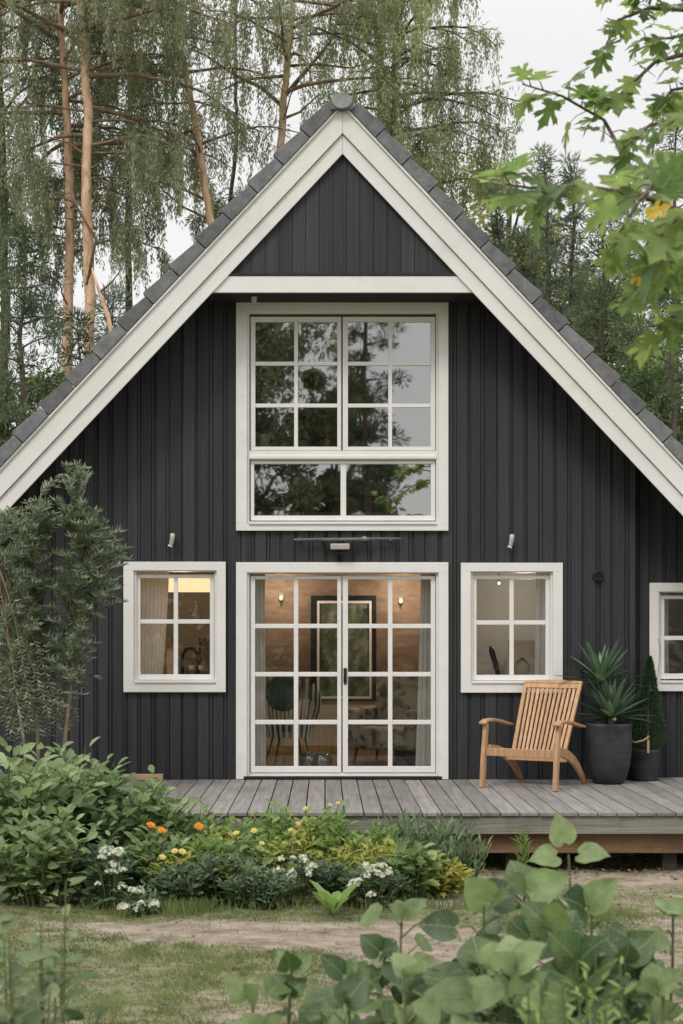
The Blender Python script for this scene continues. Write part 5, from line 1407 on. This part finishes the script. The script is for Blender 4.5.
# a leaning dead stem by the left eave
t = empty('dead_stem', (PX(112,8.6), 8.6, 0), 0, 'bare leaning orange stem close to the left roof tiles', 'dead tree')
off = -Vector((PX(112,8.6), 8.6, 0))
mb = MB(); mb.tube([Vector((0,0,0)), P(114,350,8.6)+off, P(108,315,8.6)+off, P(98,288,8.6)+off, P(92,268,8.6)+off], [.06,.042,.034,.026,.012], 8); mb.build('trunk', M['bark_pine'], t, True)
mb = MB(); mb.tube([P(100,292,8.6)+off, P(112,282,8.5)+off, P(122,268,8.4)+off], [.02,.014,.006], 5); mb.tube([P(97,287,8.6)+off, P(108,300,8.7)+off, P(120,290,8.8)+off], [.015,.01,.005], 5); mb.build('limbs', M['bark_grey'], t)

def broadleaf(label, x_, Y, H, crown, seed, fmat, nlf, leaf, name='broadleaf_tree', group=None, trunk_r=.12, zc0=.35, barkm='bark_grey', rad_pow=.4, tpl=TO, wfac=.55, gaps=.45):
    """crown=(rx,ry,rz) ellipsoid at the top of H; leaves sit in clumps with gaps"""
    rs = random.Random(seed); r_ = np.random.default_rng(seed)
    t = empty(name, (x_, Y, 0), 0, label, 'tree', group)
    rx, ry, rz_ = crown; cz = H-rz_
    tr = MB(); tr.tube([(0,0,0),(.05,0,cz*.4),(-.04,.03,cz*.8),(0,0,cz+rz_*.4)], [trunk_r,trunk_r*.8,trunk_r*.6,trunk_r*.25], 10)
    br = MB(); clumps=[]
    nc = int(26+rx*ry*rz_*3)
    nc = min(nc, 150)
    for k_ in range(nc):
        o = r_.normal(0,1,3); o /= np.linalg.norm(o); rr_ = r_.random()**rad_pow
        c = np.array([o[0]*rx*rr_, o[1]*ry*rr_, cz+o[2]*rz_*rr_])*np.array([1,1,1])
        clumps.append((c, r_.uniform(.28,.6)*min(rx,rz_)*gaps+.12))
        if k_ % 2 == 0:
            a_ = Vector((0,0,max(cz*.5, min(c[2]-.3*rz_, cz)))); b_ = Vector(c)
            br.tube(curve_pts(a_, b_, -.1*rz_, 6, (rs.uniform(-.2,.2), rs.uniform(-.2,.2),0)), list(np.linspace(trunk_r*.35,.008,6)), 5, False)
    wood(tr, br, M[barkm], M[barkm], t)
    F_ = Fol(); per = nlf//nc
    for c, rr_ in clumps:
        o = r_.normal(0,1,(per,3)); o /= np.linalg.norm(o,axis=1,keepdims=True)
        pos = c+o*(rr_*r_.random(per)**.45)[:,None]*np.array([1,1,.75])
        d = o+r_.normal(0,.6,(per,3))+np.array([0,0,-.2]); L_ = leaf*r_.uniform(.6,1.25,per)
        F_.put(pos, d, r_.normal(0,.6,(per,3))+np.array([0,0,1]), L_, L_*wfac)
    F_.build('crown', M[fmat], t, tpl)
    return t
broadleaf('pale yellow-green tree below the weeping curtains behind the right roof', PX(462,15), 15, PZ(150,15), (1.25,1.2,2.3), 41, 'lime', 9000, .11, gaps=.5)
broadleaf('small pale leafy tree between weeping spruce and young pines', PX(508,17), 17, PZ(168,17), (.9,.9,1.8), 42, 'lime', 5000, .11, gaps=.5)
broadleaf('pale leafy tree low over the right roof slope', PX(545,18), 18, PZ(215,18), (1.5,1.2,2.2), 43, 'weep', 9000, .12, gaps=.5, tpl=TQ)
broadleaf('green leafy tree low behind the left eave', PX(-5,10), 10, PZ(340,10), (1.3,1.2,1.6), 44, 'mid', 9000, .09, gaps=.5)
broadleaf('green leafy tree low behind the right roof slope at the photo edge', PX(668,10), 10, PZ(300,10), (1.2,1.0,1.6), 45, 'mid', 9000, .09, gaps=.5)
broadleaf('green leafy tree behind the middle of the right roof slope', PX(590,13), 13, PZ(250,13), (1.3,1.0,1.8), 46, 'weepgold', 10000, .10, gaps=.5)
# trees behind the camera, mirrored in the panes
for i, (x_, Y, H, rr_, lab) in enumerate([(-6.5,-24,12.5,3.0,'dense tree mirrored furthest left in the upper window'), (-2.2,-23,13.5,2.6,'dense tree mirrored in the left panes of the upper window'),
      (.2,-24.5,9.4,1.3,'tree mirrored at the middle of the upper window'), (5.8,-25,5.6,2.4,'low tree mirrored in the bottom right of the upper window'), (11.5,-26,9,2.8,'tree mirrored far right beyond the upper window'), (-11,-25,12,3,'tree standing at the far left behind the camera'),
      (2.6,-23,4.4,1.6,'low bushy tree mirrored in the door panes'), (-.4,-22,4.6,1.7,'bushy young tree mirrored in the left door panes')]):
    broadleaf(lab, x_, Y, H, (rr_, 2.0, H*.44), 60+i, 'garden', 36000, .14, name='garden_tree', group='trees of the garden behind the camera', trunk_r=.18, gaps=.45, rad_pow=.5)
# overhanging pine bough mirrored in the right panes: a slim weeping tree behind the camera
weeping = Fol(); rsx = random.Random(91); rx_ = np.random.default_rng(91)
t = empty('pine_tree', (.75, -21.5, 0), 0, 'slim pine mirrored as ragged boughs in the middle panes of the upper window', 'tree', 'trees of the garden behind the camera')
mb = MB(); mb.tube([(0,0,0),(.1,0,5),(.05,0,11),(0,0,14)], [.12,.09,.05,.02], 8)
for k_ in range(34):
    z_ = 4.5+k_*.28; pts_ = limb(rsx, (0.08,0,z_), k_*2.4, rsx.uniform(.5,1.35), .3, .7, 6, .12); mb.tube(pts_, list(np.linspace(.03,.006,6)), 5, False)
    for q_ in range(7): tuft(weeping, rx_, along(pts_, rsx.uniform(.3,1)), rsx.uniform(.15,.35), 40, .16, .028, 0)
mb.build('trunk', M['bark_grey'], t, True); weeping.build('crown', M['pine'], t)
# far woods
for i, (x0_, x1_, Y0, h0, lab) in enumerate([(-40,-7,34,9,'far mixed woodland beyond the house on the left'), (7,44,36,8.0,'far mixed woodland beyond the house on the right'), (-30,30,-44,6.2,'distant woodland behind the garden')]):
    n = 26000; r_ = np.random.default_rng(500+i)
    x = r_.uniform(x0_, x1_, n); top = h0*(.55+.7*fbm(x*.35, x*0+i*5, 9, 4)); z = top*r_.random(n)**.6
    y = Y0+r_.uniform(-2,2,n)+ (fbm(x*.8, z*.8, 3)-.5)*3
    L_ = r_.uniform(.25,.6,n)
    g = foliage('far_wood', M['far'], None, TO, np.stack([x,y,z],1), r_.normal(0,1,(n,3)), r_.normal(0,.6,(n,3))+np.array([0,0,1]), L_, L_*.6)
    tag(g, lab, 'woodland', kind='stuff')

# ------------------------------------------------------------------ olive tree by the left corner
def olive_tree():
    Y = -1.6; bx_, by_ = PX(48, Y), Y; r_ = np.random.default_rng(71); rs = random.Random(71)
    t = empty('olive_tree', (bx_, by_, 0), 0, 'slender grey-green olive tree with two thin trunks before the left wall', 'tree')
    off = -Vector((bx_, by_, 0)); tr = MB(); br = MB(); F_ = Fol()
    def pp(px, py, dy=0): return P(px, py, Y+dy)+off
    t1 = [Vector((.10,0,0)), pp(64,750), pp(70,690), pp(75,630), pp(79,570), pp(80,520,.05), pp(76,485,.05)]
    t2 = [Vector((-.06,.1,0)), pp(38,750,.1), pp(37,690,.1), pp(37,640,.1), pp(34,580,.1), pp(36,530,.1), pp(40,500,.1)]
    t3 = [Vector((-.16,.0,0)), pp(24,740,-.1), pp(12,660,-.1), pp(0,600,-.15), pp(-8,540,-.15)]
    tr.tube(t1, [.021,.019,.016,.013,.010,.007,.004], 8); tr.tube(t2, [.018,.016,.014,.012,.010,.007,.004], 8); tr.tube(t3, [.014,.012,.010,.008,.004], 8)
    tr.tube([pp(36,725,.1), pp(20,700,.1), pp(8,682,.1)], [.010,.008,.005], 6)
    tgts = []
    zones = [ # px,py,rx,ry,count
        (72,478,18,16,12),(62,510,34,22,26),(30,530,34,26,30),(88,540,30,28,28),(8,560,30,32,26),(60,580,50,30,44),(112,548,16,12,10),(100,590,26,26,22),
        (20,620,34,34,32),(62,630,36,26,28),(5,670,26,30,16),(40,700,30,30,12),(86,612,14,12,8),(78,700,18,24,6),(60,720,20,20,9),(124,562,6,8,5),(25,640,30,30,16),(80,660,18,24,12),(30,730,26,18,10),(95,530,26,30,14),(50,670,24,26,12)]
    for (a_, b_, c_, d__, n_) in zones:
        for k_ in range(int(n_*1.2)):
            u, v = r_.normal(0,.55,2); tgts.append((a_+c_*np.clip(u,-1,1), b_+d__*np.clip(v,-1,1), r_.uniform(-.4,.4)))
    mains = [t1, t2, t3]
    for (a_, b_, dy) in tgts:
        tip = pp(a_, b_, dy)
        best = None
        for m_ in mains:
            for q_ in np.linspace(.35,1,14):
                c_ = along(m_, q_)
                if c_.z < tip.z-.02 or q_ > .95:
                    dd_ = (c_-tip).length + abs(c_.z-(tip.z-.25))*.7
                    if best is None or dd_ < best[0]: best = (dd_, c_)
        c0 = best[1] if best else along(t1, .6)
        pts_ = curve_pts(c0, tip, -.06, 7, (rs.uniform(-.05,.05), rs.uniform(-.05,.05), 0))
        br.tube(pts_, list(np.linspace(.0045,.0015,7)), 4, False)
        nl = 54; f0 = max(.15, 1-.6/max((tip-c0).length, .36))
        for q_ in range(nl):
            u = f0+(1-f0)*q_/nl; p_ = along(pts_, min(u,.999)); dir_ = (along(pts_, .999)-along(pts_, .7)).normalized()
            az = q_*1.9; o = Vector((math.cos(az), math.sin(az), .2))
            d_ = dir_*.8+o*.8+Vector((0,0,.25)); nn = Vector(r_.normal(0,1,3))
            F_.put(np.array([p_]), np.array([d_]), np.array([nn]), np.array([r_.uniform(.045,.085)]), np.array([r_.uniform(.009,.014)]))
    wood(tr, br, M['bark_young'], M['bark_young'], t); F_.build('crown', M['olive'], t, TL)
olive_tree()

# ------------------------------------------------------------------ maple reaching in from the right
def maple():
    bx_, by_ = 2.75, -9.6; t = empty('maple_tree', (bx_, by_, 0), 0, 'maple with lobed green leaves reaching in from the upper right', 'tree')
    off = -Vector((bx_, by_, 0)); r_ = np.random.default_rng(81); rs = random.Random(81)
    tr = MB(); tr.tube([(0,0,0),(.05,.05,1.5),(-.05,0,3.2),(0,.1,5),(.1,0,6.5)], [.13,.11,.09,.07,.04], 12);
    br = MB(); pos=[]; dd=[]; nn=[]; LL=[]; F2=[]
    def pp(px, py, Y): return P(px, py, Y)+off
    # boughs: start on the trunk, pixel waypoints, leaf size
    boughs = [
        ([(760,215,-9.6),(700,200,-9.6),(640,185,-9.7),(604,120,-9.8),(562,96,-9.9),(522,84,-9.9)], .135, 13, (.45,1)),
        ([(740,60,-9.7),(700,50,-9.8),(655,62,-9.9),(620,95,-9.9),(598,105,-9.9)], .12, 12, (.3,1)),
        ([(740,20,-9.5),(690,10,-9.6),(650,8,-9.7),(618,20,-9.7),(606,45,-9.7)], .12, 12, (.25,1)),
        ([(720,120,-10.2),(680,118,-10.3),(650,125,-10.4),(622,150,-10.4)], .13, 11, (.2,1)),
        ([(760,230,-10.0),(690,215,-10.2),(640,195,-10.3),(580,186,-10.3),(530,188,-10.3),(505,184,-10.3)], .155, 17, (.3,1)),
        ([(740,150,-10.6),(700,160,-10.8),(664,170,-10.8),(640,200,-10.8),(620,232,-10.8)], .15, 13, (.2,1)),
        ([(750,260,-10.4),(705,250,-10.5),(670,262,-10.5),(645,285,-10.5)], .14, 12, (.2,1)),
        ([(750,300,-10.2),(710,300,-10.3),(680,310,-10.3),(655,330,-10.3)], .13, 11, (.2,1)),
        ([(740,200,-10.9),(700,205,-10.9),(672,225,-10.9),(655,250,-10.9)], .15, 9, (.2,1)),
        ([(740,-10,-9.9),(700,-20,-9.9),(670,-30,-9.9),(640,-15,-9.9)], .13, 11, (.2,1)),
        ([(700,-60,-9.9),(650,-50,-9.9),(618,-25,-9.9),(606,-10,-9.9)], .11, 8, (.3,1)),
        ([(740,95,-9.4),(700,85,-9.4),(672,90,-9.4),(660,105,-9.4)], .12, 12, (.2,1)),
        ([(740,40,-9.2),(700,30,-9.2),(672,38,-9.2),(640,40,-9.2)], .12, 13, (.2,1)),
    ]
    for bi, (wp, L0, nl, (u0, u1)) in enumerate(boughs):
        wp = [(a, b_, c_+(1.0 if b_ < 180 else .2)) for a, b_, c_ in wp]
        nl = int(nl*1.45); L0 *= .86
        pts_ = [pp(*q_) for q_ in wp]; z0 = max(.8, pts_[0].z-.6)
        pts_ = [Vector((.0,.0,min(z0,6.2)))]+pts_
        br.tube(pts_, list(np.linspace(.016,.003,len(pts_))), 6, False)
        vis = pts_[1:]
        for k_ in range(nl):
            u = u0+(u1-u0)*(k_+.5)/nl; p_ = along(vis, min(.999,u)); sgn_ = 1 if k_ % 2 else -1
            ax_ = (along(vis, min(.999,u+.05))-along(vis, max(0,u-.05))).normalized()
            side = ax_.cross(Vector((0,0,1))).normalized()
            pet = (ax_*.4+side*sgn_*.8+Vector((0,0,rs.uniform(-.6,.5)))).normalized()*L0*rs.uniform(.3,.8)
            e_ = p_+pet
            br.tube([p_, p_+pet*.6+Vector((0,0,.01)), e_], [.003,.002,.0015], 4, False)
            d_ = pet.normalized()+Vector((rs.uniform(-.6,.6), rs.uniform(-.5,.5), rs.uniform(-.9,.1)))
            n_ = Vector((rs.uniform(-.5,.5), rs.uniform(-1.0,.2), rs.uniform(.3,1.0)))
            pos.append(e_); dd.append(d_); nn.append(n_); LL.append(L0*rs.uniform(.7,1.15))
    wood(tr, br, M['bark_grey'], M['bark_grey'], t)
    LL = np.array(LL); foliage('leaves', M['maple'], t, TM, pos, dd, nn, LL, LL*1.0, uv=True)
    e_ = pp(640,268,-10.5); f_ = pp(655,215,-10.8); 
    foliage('yellow_leaves', M['maple_yellow'], t, TM, [e_, f_+Vector((-.02,0,0))], [(.1,-.1,-1),(.7,-.2,.3)], [(-.2,-1,.2),(0,-1,.4)], [.065,.07], [.06,.05], uv=True)
maple()
